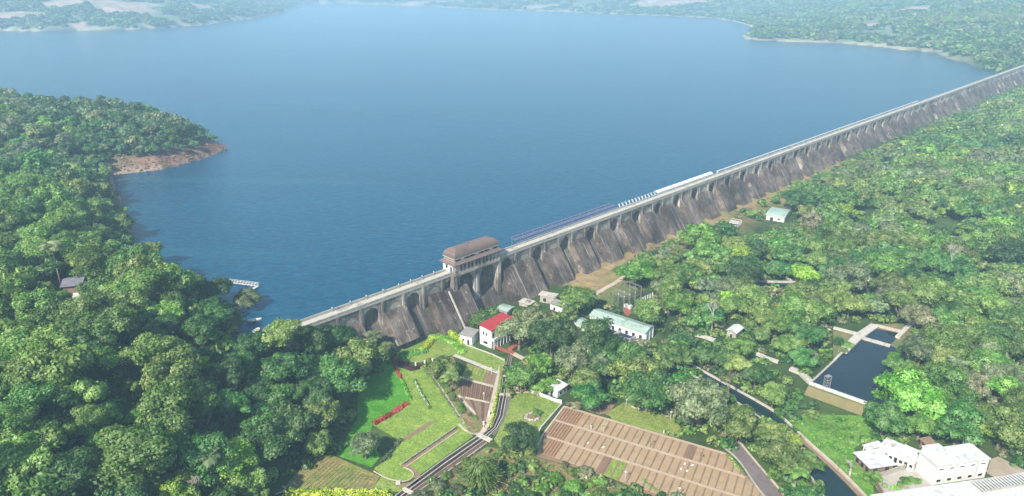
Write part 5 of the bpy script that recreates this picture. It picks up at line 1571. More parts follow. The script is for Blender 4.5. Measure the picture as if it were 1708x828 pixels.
# ruined hut, platform and pump shed at the foot of the dam
t, L, W, h = building('stone_hut', 'grey concrete hut with a thick slab roof at the foot of the dam', (899, 491), (926, 496), (906, 486), 3.6)
bx(t, 'wall', 'concrete', .4, L - .4, .3, W - .1, 0, h - .4); bx(t, 'roof', 'pale_concrete', -.2, L + .2, -.2, W + .2, h - .4, h)
for i in range(5): bx(t, 'pilaster', 'pale_concrete', .5 + i * (L - 1.2) / 4, .8 + i * (L - 1.2) / 4, .08, .3, 0, h - .41)
window(t, 's', L * .35, 1.2, 1.0, 1.2, L, W + .1, frame=False)
t, L, W, h = building('ruined_shed', 'roofless shed with peeling white walls right of the concrete hut', (918, 505), (938, 512), (925, 499), 3.0)
for q in ((0, L, 0, .25), (0, L, W - .25, W)): bx(t, 'wall', 'white', *q, 0, h - (.8 if q[2] == 0 else 0))
for q in ((0, .25, .25, W - .25), (L - .25, L, .25, W - .25)): bx(t, 'wall', 'white', *q, 0, h - .4)
sloped_roof(t, 'grey_roof', L * .55, W, h, -.2, .3, .2)
window(t, 's', L * .35, .6, .8, 1.1, L, W, frame=False)
t, L, W, h = building('valve_chamber', 'low concrete valve chamber beside the dark outlet basin', (866, 503), (884, 508), (872, 497), 1.8)
bx(t, 'wall', 'concrete', 0, L, 0, W, 0, h - .25); bx(t, 'roof', 'pale_concrete', -.3, L + .3, -.3, W + .3, h - .25, h)
bx(t, 'hatch', 'pale_concrete', L * .2, L * .5, W * .25, W * .75, h, h + .5); bx(t, 'hatch', 'steel', L * .65, L * .8, W * .3, W * .7, h, h + .6)
sheet('basin_water', XY([(874, 512), (888, 504), (905, 514), (894, 526), (878, 522)]), F0 + .1, M['canal'])
t, L, W, h = building('pump_shed', 'low pale green tin shed behind the red-roofed house', (829, 515), (846, 520), (836, 506), 2.6)
bx(t, 'wall', 'concrete', .2, L - .2, .2, W - .2, 0, h - .2); gable(t, 'green_roof', L, W, h, .5, wallmat='concrete'); window(t, 's', L * .5, .2, 1.8, 1.6, L, W + 0, frame=False, nm='opening')
ground_ribbon('service_path', XY([H6(350, 150), H6(500, 85), H6(640, 30)]), .8, F0 + .5, M['pale_concrete'], .8)
# service track on the dry ground below the dam
ground_ribbon('service_track', XY([(985, 496), (1005, 484), (1030, 470), (1046, 458)]), 2.2, F0 + .12, M['path'])
# switchyard
sw = P(1040, 517, F0)
t = thing('switchyard_frames', 'open steel lattice frames of the small switchyard', 'switchyard', (sw.x, sw.y, F0), RZ - .12)
for i in range(4):
    for j in range(3):
        mb = MB(); hh = 7.6 if i > 1 else 5.6
        for dx, dy in ((-.16, -.16), (.16, -.16), (.16, .16), (-.16, .16)): mb.tube((dx, dy, 0), (dx * .7, dy * .7, hh), .05, n=4)
        for k_ in range(int(hh / .8)): mb.tube((-.15, -.15, k_ * .8), (.15, -.15, k_ * .8 + .8), .03, n=4); mb.tube((.15, .15, k_ * .8), (-.15, .15, k_ * .8 + .8), .03, n=4)
        o = mb.build('post', M['steel'], t); o.location = (i * 3.3, j * 3.2, 0)
for i in range(4):
    hh = 7.6 if i > 1 else 5.6
    for z_ in (hh, hh - .45): 
        mb = MB(); mb.tube((0, 0, 0), (0, 6.4, 0), .07, n=4); o = mb.build('beam', M['steel'], t); o.location = (i * 3.3, 0, z_)
for j in range(3):
    for z_, x0, x1 in ((5.55, 0, 6.6), (4.2, 0, 9.9), (7.55, 6.6, 9.9)):
        mb = MB(); mb.tube((x0, 0, 0), (x1, 0, 0), .07, n=4); o = mb.build('beam', M['steel'], t); o.location = (0, j * 3.2, z_)
for i in range(6):
    mb = MB(); mb.tube((0, 0, 0), (0, 0, .5), .12, .06, 6); mb.tube((0, 0, .15), (0, 0, .22), .2, .2, 6); mb.tube((0, 0, .32), (0, 0, .39), .2, .2, 6)
    o = mb.build('insulator', M['white'], t); o.location = (3.3 * (i % 3), 3.2 * (i // 3), 5.62)
for i, (px, py) in enumerate(((1044, 513), (1051, 515))):
    q = P(px, py, F0); e = thing('transformer', 'white transformer box at the front of the switchyard, %s one' % ('left', 'right')[i], 'transformer', (q.x, q.y, F0), RZ, 'switchyard transformers')
    bx(e, 'tank', 'white', -.75, .75, -.55, .55, .2, 1.5, bevel=.04); bx(e, 'plinth', 'concrete', -.9, .9, -.7, .7, 0, .2)
    for k_ in range(3):
        mb = MB(); mb.tube((0, 0, 0), (0, 0, .45), .09, .05, 6); o = mb.build('bushing', M['brown_wall'], e); o.location = (-.45 + .45 * k_, 0, 1.5)
    for k_ in range(5): bx(e, 'radiator_fin', 'white', -.6 + .28 * k_, -.52 + .28 * k_, .55, .8, .4, 1.3)
sheet('brick_pad', XY([(1038, 519), (1044, 513), (1053, 516), (1052, 524), (1046, 528)]), F0 + .1, M['red_brick'])
for i in range(6):
    q = P(1068 + i * 4.0, 507 - i * 2.0, F0); e = thing('circuit_breaker', 'white insulator post in the row right of the lattice frames', 'insulator post', (q.x, q.y, F0), .3 * i, 'white insulator posts right of the switchyard')
    bx(e, 'base', 'concrete', -.35, .35, -.35, .35, 0, .7); mb = MB(); mb.tube((0, 0, .7), (0, 0, 2.4), .17, .1, 8)
    for k_ in range(5): mb.tube((0, 0, .9 + .28 * k_), (0, 0, .98 + .28 * k_), .27, .27, 8)
    mb.build('column', M['white'], e); mb = MB(); mb.tube((-.5, 0, 2.4), (.5, 0, 2.45), .08, .08, 6); mb.build('cap', M['white'], e)
# white slatted frame in the trees
q = P(1103, 541, F0)
t = thing('slatted_canopy', 'white slatted canopy half hidden in the trees right of the hall', 'canopy', (q.x, q.y, F0), RZ + 1.2)
for i in range(6): bx(t, 'slat', 'white', i * .9, i * .9 + .35, 0, 4.2, 3.0 - .12 * i, 3.1 - .12 * i)
for x in (.1, 4.7):
    for y in (.1, 4.0): bx(t, 'post', 'white', x, x + .15, y, y + .15, 0, 2.9 if x < 1 else 2.35)
# shed with pale green vaulted roof beside the dam
t, L, W, h = building('vaulted_shed', 'white shed with a pale green rounded roof beside the dam foot', (1279, 357), (1309, 362), (1294, 346), 3.4, -15.5)
bx(t, 'wall', 'white', 0, L, 0, W, 0, h - .4)
mb = MB(); ns = 10; A_ = []; 
for i in range(ns + 1):
    a = math.pi * i / ns; A_.append((W / 2 - (W / 2 + .4) * math.cos(a), h - .5 + 1.3 * math.sin(a)))
mb.add([(-.4, y, z) for y, z in A_] + [(L + .4, y, z) for y, z in A_], [(i, i + 1, ns + 2 + i, ns + 1 + i) for i in range(ns)] + [tuple(range(ns, -1, -1)), tuple(range(ns + 1, 2 * ns + 2))] + [(0, ns + 1, 2 * ns + 1, ns)])
fixn(mb.build('roof', M['green_roof'], t)); window(t, 's', L * .3, .2, 1.6, 2.1, L, W, nm='door'); window(t, 's', L * .7, 1.3, 1.2, .9, L, W); window(t, 'w', W * .5, 1.3, 1.2, .9, L, W)
q = P(1226, 388, F0)
t = thing('shade_house', 'white-framed open shade house with a torn roof near the dam foot', 'shade house', (q.x, q.y, -15.5), RZ + .25)
for i in range(6):
    for y in (0, 5.2): bx(t, 'post', 'white', i * 2.6, i * 2.6 + .18, y, y + .18, 0, 2.9)
    bx(t, 'rafter', 'white', i * 2.6, i * 2.6 + .16, .2, 5.2, 2.9, 3.05)
for i in (0, 2, 3): bx(t, 'roof_panel', 'pale_concrete', i * 2.6 + .2, i * 2.6 + 2.5, .3, 5.1, 3.06, 3.14)
# cabin, weir, ledges
t, L, W, h = building('cabin', 'small cabin with a pale tin roof alone in the trees', (1213, 551), (1228, 556), (1220, 541), 3.0)
bx(t, 'wall', 'concrete', 0, L, 0, W, 0, h - .2); gable(t, 'white_roof', L, W, h, .9, .4, wallmat='concrete', along='y'); window(t, 's', L * .5, .3, .9, 2.0, L, W, nm='door'); window(t, 'w', W * .5, 1.2, .8, .8, L, W)
q0 = XY([(1262, 470), (1326, 471)], -15.0)
wr = thing('weir', 'low pale concrete weir across a dark pool in the right woods', 'weir', (*q0[0], -15.3))
mb = MB(); mb.wall([(0, 0), (q0[1][0] - q0[0][0], q0[1][1] - q0[0][1])], 1.0, -.5, .7); mb.build('wall', M['pale_concrete'], wr)
q1 = XY([(1312, 462), (1328, 478)], -15.0); mb = MB(); mb.wall([(a - q0[0][0], b - q0[0][1]) for a, b in q1], .8, -.5, .8); mb.build('wing_wall', M['pale_concrete'], wr)
sheet('pool_water', XY([(1264, 471), (1324, 472), (1318, 482), (1270, 480)], -15.3), -15.2, M['canal'])
for pts, w_ in (([(1160, 560), (1176, 564), (1192, 570)], 1.6), ([(1262, 592), (1280, 600), (1298, 606)], 1.3), ([(1318, 617), (1336, 624), (1352, 640)], 2.2)):
    p = XY(pts); mb = MB(); mb.wall(p, w_, F0, F0 + .9)
    tag(mb.build('retaining_wall', M['pale_concrete']), 'pale retaining ledge in the woods %s' % {1160: 'right of the hall', 1262: 'halfway to the pond', 1318: 'at the corner of the pond'}[pts[0][0]], 'retaining wall')

M['white'] = surf('stained_white_plaster', (.74, .73, .69), (.58, .57, .52), .9, (.40, .38, .33), .3, th3=(.60, .75), bm=.01, mapscale=(1, 1, .35))
# white compound at the lower right
HB = 6.1
t, L, W, h = flat_roofed('office_block', 'large white two-storey flat-roofed block with five bays of windows', (1563, 778), (1650, 765.5), (1527, 754.5), HB, par=.3)
nb_ = 5
for i in range(nb_ + 1): bx(t, 'pilaster', 'white_roof', i * L / nb_ - .1 if i else 0, i * L / nb_ + .1, -.12, 0, 0, h - .22)
for i in range(nb_):
    x = (i + .5) * L / nb_
    window(t, 's', x, h - 1.35, 1.3, .3, L, W); window(t, 's', x, 1.2, 1.2, .75, L, W)
bx(t, 'porch_slab', 'white_roof', L + .01, L + 1.1, .2, 2.0, 2.0, 2.15)
bx(t, 'stair_head', 'white', .3, 5.2, W - 2.6, W - .1, h + .005, h + 1.7); bx(t, 'stair_head_roof', 'white_roof', .1, 5.4, W - 2.8, W + .1, h + 1.7, h + 1.85)
bx(t, 'water_tank', 'white_roof', L * .25, L * .25 + 1.3, W * .3, W * .3 + 1.1, h + .005, h + .35)
t, L, W, h = flat_roofed('wing', 'low white wing with weathered roof joining the big white block', (1467, 745), (1526, 771), (1492, 736), 3.3, par=.0)
for i in range(7):
    window(t, 's', (i + .5) * L / 7, .5 if i % 2 else 1.4, .8, 2.0 if i % 2 else .9, L, W, nm='door' if i % 2 else 'window')
bx(t, 'roof_hatch', 'concrete', L * .2, L * .3, W * .4, W * .6, h, h + .4)
bx(t, 'roof_patch', 'white', L * .5, L * .95, W * .3, W + .2, h + .003, h + .25)
t, L, W, h = flat_roofed('store', 'square white-roofed store with brown walls at the left of the compound', (1428, 756), (1452, 779), (1463, 748), 3.0, wall='brown_wall', over=.55, par=0)
for i in range(3): window(t, 's', (i + .5) * L / 3, 1.1, .9, 1.1, L, W, frame=False)
for i in range(2): window(t, 'e', (i * .5 + .25) * W, .3, 1.0, 2.0, L, W, nm='door', frame=False)
t, L, W, h = flat_roofed('shed', 'smallest white flat roof behind the square store', (1441, 743), (1449, 749), (1463, 735), 2.6, over=.3, par=0)
window(t, 's', L * .5, .2, .9, 1.9, L, W, nm='door')
t, L, W, h = building('open_shed', 'brown tin-roofed open shed behind the big white block', (1545, 741), (1560, 738), (1537, 733), 2.8)
for x in (.1, L - .3):
    for y in (.1, W - .3): bx(t, 'post', 'wood', x, x + .18, y, y + .18, 0, h - .2)
sloped_roof(t, 'brown_wall', L, W, h, -.1, .3, .3); bx(t, 'back_wall', 'brown_wall', .3, L - .3, W - .15, W, 0, h - .3)
t, L, W, h = building('hut', 'tiny white hut with a pale gabled roof behind the big white block', (1608, 741), (1624, 745), (1617, 734), 2.7)
bx(t, 'wall', 'white', 0, L, 0, W, 0, h - .1); gable(t, 'green_roof', L, W, h, 1.0, .35); window(t, 's', L * .5, 1.0, 1.4, .7, L, W); window(t, 'e', W * .5, .2, .8, 2.0, L, W, nm='door')
t, L, W, h = flat_roofed('workshop', 'long white flat roof filling the bottom right corner', (1500, 875), (1760, 835), (1487, 823), 3.2, par=.25)
for i in range(6): window(t, 'w', (i + .5) * W / 6, 1.0, .9, 1.0, L, W)
for i in range(9): bx(t, 'roof_seam', 'concrete', .2, L - .2, W * (i + .5) / 9 - .03, W * (i + .5) / 9 + .03, h + .002, h + .03)
# slatted pergola roof beside it
B, rz, Lp, Wp = frame3((1640, 819), (1730, 803), (1625, 803), F0 + 3.7)
t = thing('pergola', 'slatted white pergola roof over a dark shade sheet at the right edge', 'pergola', (B.x, B.y, F0), rz)
nsl = 17
for i in range(nsl): bx(t, 'slat', 'white_roof', i * Lp / nsl, i * Lp / nsl + Lp / nsl * .45, 0, Wp, 3.55, 3.75)
bx(t, 'beam', 'concrete', -.1, Lp, -.2, 0, 3.4, 3.8); bx(t, 'beam', 'concrete', -.1, Lp, Wp, Wp + .2, 3.4, 3.8)
for i in range(5):
    for y in (-.15, Wp): bx(t, 'post', 'concrete', i * Lp / 4.2, i * Lp / 4.2 + .2, y, y + .18, 0, 3.4)
bx(t, 'slat_gap_shade', 'dark_wood', .1, Lp, .1, Wp - .1, 3.2, 3.3)  # dark sheet paints in the shade between the slats
sheet('yard', XY([(1452, 800), (1500, 786), (1530, 775), (1560, 812), (1490, 832), (1470, 826)]), F0 + .07, M['concrete'])
sheet('yard', XY([(1646, 790), (1652, 766), (1665, 762), (1720, 790), (1760, 830), (1700, 820)]), F0 + .07, surf('worn_yard', (.36, .30, .22), (.28, .24, .17), .4))
cw = XY([(1456, 800), (1470, 826), (1480, 845)]); mb = MB(); mb.wall(cw, .3, F0, F0 + 1.6); tag(mb.build('yard_wall', M['brown_wall']), 'low brown wall on the left side of the yard', 'wall')
cw = XY([(1456, 800), (1490, 789), (1520, 778)]); mb = MB(); mb.wall(cw, .3, F0, F0 + 1.5); tag(mb.build('yard_wall', M['concrete']), 'low grey wall between the square store and the yard', 'wall')
for i, (px, py) in enumerate([(1490, 812), (1500, 808), (1508, 803), (1516, 806), (1522, 800), (1530, 803), (1500, 818)]):
    q = P(px, py, F0 + .5); plant(q.x, q.y, F0, .9 + .25 * (i % 3), 'bush', 0, ['fresh', 'mid', 'bright'][i % 3], i, 'small green bush growing over the concrete yard', 'bushes in the concrete yard', 'shrub', 'shrub')
# house in the left forest
g0 = G(110, 488)
t, L, W, h = building('forest_house', 'dark-roofed house with pinkish walls deep in the left forest', (104, 478), (134, 475), (84, 467), 5.0, g0.z)
bx(t, 'wall', 'brown_wall', 0, L, 0, W, 0, h - .2)
gable(t, 'dark_slate', L, W, h, 1.2, .6, wallmat='brown_wall')
bx(t, 'porch', 'white', L * .5, L * .95, -1.6, -.01, 0, 2.6)
for i in range(3): window(t, 's', L * (.1 + .15 * i), 1.2, .8, 1.1, L, W)
# floating jetty
jp = [P(378, 470, .4), P(431, 477, .4), P(419, 484, .4)]
t = thing('floating_jetty', 'thin white railed jetty reaching from the left shore over the water', 'jetty', (jp[0].x, jp[0].y, 0))
def loc(v): return (v.x - jp[0].x, v.y - jp[0].y)
for a, b, nm_ in ((jp[0], jp[1], 'walkway'), (jp[1], jp[2], 'walkway')):
    mb = MB(); mb.wall([loc(a), loc(b)], 1.1, .3, .5); mb.build(nm_, M['white_roof'], t)
    for off in (-.5, .5): mb = MB(); mb.wall([loc(a), loc(b)], .07, 1.35, 1.45, off=off); mb.build('rail', M['white'], t)
for i in range(12):
    a = jp[0].lerp(jp[1], i / 11); mb = MB(); mb.box(-.06, .06, -.6, .6, .5, 1.4); o = mb.build('post', M['white'], t); o.location = (*loc(a), 0)
for i in range(4):
    a = jp[0].lerp(jp[1], (i + .5) / 4); mb = MB(); mb.tube((0, -.7, .1), (0, .7, .1), .35, .35, 10); o = mb.build('float', M['tank_blue'], t); o.location = (*loc(a), 0)
# boats
def boat(px, py, Lb, rz, label, nm='rowing_boat'):
    q = P(px, py, .1); t = thing(nm, label, 'boat', (q.x, q.y, -.1), rz)
    mb = MB(); N = 12; prof = []
    for i in range(N + 1):
        s_ = i / N; w = .85 * math.sin(math.pi * min(1, s_ * .62 + .18)) * (1 if s_ < .85 else (1 - s_) / .15 * .9 + .1); x = (s_ - .5) * Lb
        sh = .55 + .25 * abs(s_ - .45) ** 2 * 4
        prof.append([(x, -w, sh), (x, -w * .7, .1), (x, 0, 0), (x, w * .7, .1), (x, w, sh), (x, w * .82, sh), (x, w * .6, .22), (x, -w * .6, .22), (x, -w * .82, sh)])
    V = [p for r in prof for p in r]; k_ = 9; Fc = []
    for i in range(N):
        for j in range(k_): Fc.append((i * k_ + j, i * k_ + (j + 1) % k_, (i + 1) * k_ + (j + 1) % k_, (i + 1) * k_ + j))
    Fc += [tuple(range(k_)), tuple(range(N * k_ + k_ - 1, N * k_ - 1, -1))]
    mb.add(V, Fc); fixn(mb.build('hull', M['white'], t))
    for x in (-.25 * Lb, .05 * Lb, .25 * Lb): bx(t, 'thwart', 'wood', x - .15, x + .15, -.62, .62, .38, .44)
    return t
boat(425, 535, 4.6, .25, 'white rowing boat moored in the cove by the left shore')
boat(428, 552, 2.6, 1.1, 'smaller white boat close under the trees of the cove', 'dinghy')
# far white villa
q = Gfar(1645, 97)
t = thing('villa', 'distant white villa on the far shore above the right end of the dam', 'building', (q.x, q.y, q.z - 1), .2)
bx(t, 'wall', 'white', 0, 15, 0, 9, 0, 7); bx(t, 'roof', 'white_roof', -.5, 15.5, -.5, 9.5, 7, 7.5); bx(t, 'wing', 'white', 19, 30, 0, 8, 0, 5)
bx(t, 'roof', 'white_roof', 18.6, 30.4, -.4, 8.4, 5, 5.4)
for i in range(4): window(t, 's', 2 + 3.6 * i, 3.5, 1.6, 1.6, 15, 9)

# ------------------------------------------------------------------ things on the crest
sA, sB = S_at(862, -2.5, CREST + 1), S_at(1030, -2.5, CREST + 1)
n = int((sB - sA) / 6.0); proto = None
def copy_thing(r, loc, rz=None, label=None):
    c = r.copy(); COL.objects.link(c); c.location = loc
    if rz is not None: c.rotation_euler = (0, 0, rz)
    if label: c['label'] = label
    for ch in list(r.children):
        d = ch.copy(); COL.objects.link(d); d.parent = c
        for g in ch.children:
            e = g.copy(); COL.objects.link(e); e.parent = d
    return c
for i in range(n):
    s_ = sA + (i + .5) * (sB - sA) / n; q = D(s_, -2.1, CREST)
    if proto is None:
        proto = t = thing('solar_table', 'dark blue panel table with lilac frame on the crest just right of the gatehouse', 'solar panel', q, RZ, 'panel tables along the crest')
        for k_, (y0, z0) in enumerate(((.5, 1.0), (2.5, 1.9))):
            vs = [(-2.9, y0, z0), (2.9, y0, z0), (2.9, y0 + 1.5, z0 + .55), (-2.9, y0 + 1.5, z0 + .55)]
            mb = MB(); mb.add(vs + [(x, y, z - .07) for x, y, z in vs], [(0, 1, 2, 3), (7, 6, 5, 4), (0, 4, 5, 1), (1, 5, 6, 2), (2, 6, 7, 3), (3, 7, 4, 0)]); fixn(mb.build('panel', M['navy'], t))
            for dy, dz in ((0, 0), (1.5, .55)):
                mb = MB(); mb.tube((-3, y0 + dy, z0 + dz), (3, y0 + dy, z0 + dz), .11, n=6); mb.build('frame_rail', M['lilac'], t)
        for x in (-2.6, 2.6):
            mb = MB(); mb.tube((x, .5, -.5), (x, .5, 1.0), .09, n=5); mb.tube((x, 4.0, -6), (x, 4.0, 2.4), .09, n=5); mb.tube((x, .5, .7), (x, 4.0, 2.1), .07, n=5); mb.build('support', M['lilac'], t)
    else:
        copy_thing(proto, q, None, 'dark blue panel table with lilac frame in the middle of the row on the crest' if i < n - 1 else 'last dark blue panel table before the bare white brackets on the crest')
sC, sD_, sE = S_at(1032, -2.5, CREST + 1), S_at(1096, -2.5, CREST + 1), S_at(1190, -2.5, CREST + 1)
n = int((sD_ - sC) / 2.6); proto = None
for i in range(n):
    q = D(sC + (i + .5) * (sD_ - sC) / n, -2.1, CREST)
    if proto is None:
        proto = t = thing('mounting_bracket', 'bare white V-shaped bracket on the upstream edge of the crest', 'bracket', q, RZ, 'bare white brackets on the crest')
        mb = MB(); mb.tube((0, .4, .2), (-.5, 1.6, 2.0), .12, n=5); mb.tube((0, .4, .2), (.5, 1.6, 2.0), .12, n=5); mb.build('strut', M['white'], t); bx(t, 'foot', 'white', -.4, .4, .1, .7, .0, .25)
    else: copy_thing(proto, q)
n = int((sE - sD_) / 5.2); proto = None
for i in range(n):
    q = D(sD_ + (i + .5) * (sE - sD_) / n, -2.1, CREST)
    if proto is None:
        proto = t = thing('light_panel_table', 'tilted white panel in the row between the bare brackets and the long pipe', 'panel', q, RZ, 'tilted white panels on the crest')
        vs = [(-2.3, .3, 1.0), (2.3, .3, 1.0), (2.3, 2.0, 1.9), (-2.3, 2.0, 1.9)]
        mb = MB(); mb.add(vs + [(x, y, z - .1) for x, y, z in vs], [(0, 1, 2, 3), (7, 6, 5, 4), (0, 4, 5, 1), (1, 5, 6, 2), (2, 6, 7, 3), (3, 7, 4, 0)]); fixn(mb.build('sheet', M['white'], t))
        for x in (-1.9, 1.9): mb = MB(); mb.tube((x, .4, -.2), (x, .4, 1.0), .08, n=5); mb.build('leg', M['white'], t)
    else: copy_thing(proto, q)
s0_, s1_ = S_at(1198, -2.5, CREST), S_at(1532, -2.5, CREST)
t = thing('crest_pipe', 'long pale pipe on brackets along the upstream edge of the far crest', 'pipe', D(s0_, -2.6, CREST), RZ)
mb = MB(); mb.tube((0, .7, 1.0), (s1_ - s0_, .7, 1.0), .42, n=10); mb.build('pipe', M['white_roof'], t)
k_ = 0
while k_ * 9 < s1_ - s0_ and k_ < 99: bx(t, 'bracket', 'concrete', k_ * 9, k_ * 9 + .5, -.6, 1.3, -.4, .55); k_ += 1
for i, px in enumerate((553, 583, 610, 638, 664, 684, 703, 722)):
    s_ = S_at(px, -2, CREST + 1); q = D(s_, -1.6, CREST)
    t = thing('lamp_post', 'white lamp post on the left crest, number %s from the left end' % ['one', 'two', 'three', 'four', 'five', 'six', 'seven', 'eight'][i], 'lamp post', q, RZ, 'lamp posts on the left crest')
    mb = MB(); mb.tube((0, 0, 0), (0, 0, 1.4), .07, .05, 6); mb.build('pole', M['parapet'], t); mb = MB(); mb.tube((0, 0, 1.4), (0, 0, 1.75), .2, .14, 8); mb.build('lantern', M['white'], t)
    mb = MB(); mb.box(-.25, .25, -.25, .25, 0, .3); mb.build('plinth', M['parapet'], t)

# ------------------------------------------------------------------ people
def person(px, py, rz, top, bottom, label, z=F0, lean=0.0, q=None):
    q = q or P(px, py, z)
    me = bpy.data.meshes.new('person'); J = [(0, 0, .95), (0, 0, 1.2), (0, 0, 1.42), (0, 0, 1.52), (0, .02, 1.66),
        (-.19, 0, 1.40), (-.27, .02, 1.12), (-.26, .14, .90), (.19, 0, 1.40), (.28, .04, 1.14), (.25, .22, .98),
        (-.10, 0, .90), (-.12, .06, .48), (-.13, .0, .06), (-.13, .14, .03), (.10, 0, .90), (.13, -.03, .48), (.14, -.10, .06), (.14, .04, .03)]
    E_ = [(0, 1), (1, 2), (2, 3), (3, 4), (2, 5), (5, 6), (6, 7), (2, 8), (8, 9), (9, 10), (0, 11), (11, 12), (12, 13), (13, 14), (0, 15), (15, 16), (16, 17), (17, 18)]
    rad = [.14, .13, .15, .055, .10, .06, .045, .035, .06, .045, .035, .085, .06, .045, .035, .085, .06, .045, .035]
    me.from_pydata(J, E_, []); o = bpy.data.objects.new('person', me); COL.objects.link(o)
    m = o.modifiers.new('skin', 'SKIN'); me.skin_vertices[0].data[0].use_root = True
    for i, r in enumerate(rad): me.skin_vertices[0].data[i].radius = (r, r * .8)
    m = o.modifiers.new('sub', 'SUBSURF'); m.levels = 1; m.render_levels = 1
    me.materials.append(M['skin']); o.location = (q.x, q.y, z); o.rotation_euler = (0, 0, rz); tag(o, label, 'person')
    mb = MB()
    n_ = 10
    rings = [(1.0, .19, .14), (1.2, .175, .13), (1.4, .215, .13), (1.47, .12, .09)]
    vs = [(a * math.cos(2 * math.pi * k / n_), b * math.sin(2 * math.pi * k / n_), z_) for z_, a, b in rings for k in range(n_)]
    mb.add(vs, [(r * n_ + k, r * n_ + (k + 1) % n_, (r + 1) * n_ + (k + 1) % n_, (r + 1) * n_ + k) for r in range(3) for k in range(n_)]); mb.build('shirt', M[top], o, True)
    mb = MB(); rings = [(1.03, .18, .14), (.86, .19, .15)]
    for sx_ in (-1, 1):
        mb.tube((sx_ * .09, 0, 1.0), (sx_ * .125, .03 * sx_ * -1, .5), .12, .085, 8); mb.tube((sx_ * .125, .03 * sx_ * -1, .5), (sx_ * .135, -.05 * (sx_ > 0), .1), .085, .07, 8)
    mb.build('trousers', M[bottom], o, True)
    mb = MB(); mb.tube((0, -.02, 1.62), (0, 0, 1.76), .115, .06, 8); mb.build('hair', M['dark_wood'], o, True)
    return o
person(*Z6(878, 372), .4, 'cloth_white', 'cloth_white', 'person in white clothes standing at the top edge of the ploughed field')
person(*Z6(905, 380), 1.0, 'cloth_white', 'cloth_dark', 'person in a light shirt and dark trousers between the two others at the field edge')
person(*Z6(943, 388), 2.0, 'cloth_dark', 'cloth_dark', 'person in dark clothes, rightmost of the three at the field edge')
person(*Z6(448, 342), 2.0, 'cloth_white', 'cloth_white', 'person in white standing alone on the beds in the left part of the field')
# posts with small heads in the field
for i, (x, y, hh, lab) in enumerate([(523, 365, 2.4, 'short post with a crossed head near the reddish furrows'), (797, 455, 2.9, 'wooden post in the middle path of the ploughed field'), (1092, 540, 2.9, 'wooden post toward the right end of the middle field path'),
                              (650, 645, 2.6, 'post with a white head at the lower edge of the field'), (968, 745, 2.6, 'post at the bottom edge of the photo in the field'),
                              (655, 210, 2.4, 'white-headed post at the left of the green vegetable rows'), (920, 285, 2.6, 'white-headed post at the right of the green vegetable rows')]):
    q = P(*Z6(x, y), F0); t = thing('field_post', lab, 'post', (q.x, q.y, F0), i)
    mb = MB(); mb.tube((0, 0, 0), (0, 0, hh), .11, .08, 6); mb.build('shaft', M['wood'] if i in (1, 2) else M['pale_concrete'], t)
    mb = MB(); mb.box(-.4, .4, -.09, .09, hh, hh + .16); mb.box(-.09, .09, -.3, .3, hh + .16, hh + .3); mb.build('head', M['white'] if i > 2 else M['wood'], t)
for i, (x, y, lab) in enumerate([(922, 430, 'white garden lamp standing among the dark brown beds'), (990, 195, 'white garden lamp beside the pale path above the green beds')]):
    q = P(*ZA(x, y), F0); t = thing('garden_lamp', lab, 'lamp post', (q.x, q.y, F0))
    mb = MB(); mb.tube((0, 0, 0), (0, 0, 2.5), .07, .06, 6); mb.build('pole', M['white'], t); mb = MB(); mb.tube((0, 0, 2.5), (0, 0, 2.8), .22, .16, 8); mb.build('lantern', M['white'], t)
q = P(*ZD(768, 700), F0); t = thing('garden_lamp', 'small white lamp post beside the lower drain channel', 'lamp post', (q.x, q.y, F0)); mb = MB(); mb.tube((0, 0, 0), (0, 0, 1.4), .08, .06, 6); mb.build('pole', M['white'], t); mb = MB(); mb.tube((0, 0, 1.4), (0, 0, 1.7), .2, .14, 8); mb.build('lantern', M['white'], t)
for i, (x, y) in enumerate([(295, 110), (378, 95), (450, 78), (970, 565), (920, 660)]):
    q = P(*ZA(x, y), F0); t = thing('garden_urn', 'white urn on a pedestal %s' % ['at the curve of the maroon hedge', 'at the right end of the maroon hedge', 'where the lawn edge path starts', 'beside the yellow hedge', 'where the garden paths meet'][i], 'urn', (q.x, q.y, F0))
    bx(t, 'pedestal', 'white', -.25, .25, -.25, .25, 0, .8); mb = MB(); mb.tube((0, 0, .8), (0, 0, 1.05), .14, .34, 10); mb.tube((0, 0, 1.05), (0, 0, 1.3), .34, .3, 10); mb.build('bowl', M['white'], t)
# bridges over the drains
for pts, w_, lab in (([ZA(1065, 382), ZA(1142, 382)], .8, 'white slab crossing the upper drain beside the yellow hedge'), ([ZA(1105, 198), ZA(1150, 205)], 2.2, 'short white slab over the upper drain near the vivid green tree'), ([ZD(1275, 172), ZD(1420, 238)], 1.4, 'pale slab bridge where the two drains meet'),
                     ([ZD(470, 755), ZD(620, 830)], 1.1, 'pale slab crossing the lower drain at the bottom edge')):
    mb = MB(); mb.wall(XY(pts), w_, F0, F0 + .5); tag(mb.build('slab_bridge', M['pale_concrete']), lab, 'footbridge')
# debris in the field
for i, (x, y) in enumerate([(1004, 548), (983, 578), (1050, 556), (1018, 590), (430, 425), (520, 450)]):
    q = P(*Z6(x, y), F0 + .3); mb = MB(); mb.box(-.42, .42, -.2, .2, 0, .2)
    o = mb.build('white_sack', M['cloth_white'], bevel=.06); o.location = (q.x, q.y, F0 + .24); o.rotation_euler = (0, 0, .9 + .35 * math.sin(i * 2.1)); tag(o, ['upper white sack of the left pair on the right-hand field beds', 'lower white sack of the left pair on the right-hand field beds', 'white sack nearest the lane on the field beds', 'lowest white sack on the right-hand field beds', 'white sack on the left part of the field, the upper left one', 'white sack on the left part of the field, the lower right one'][i], 'sack', 'white sacks on the field beds')

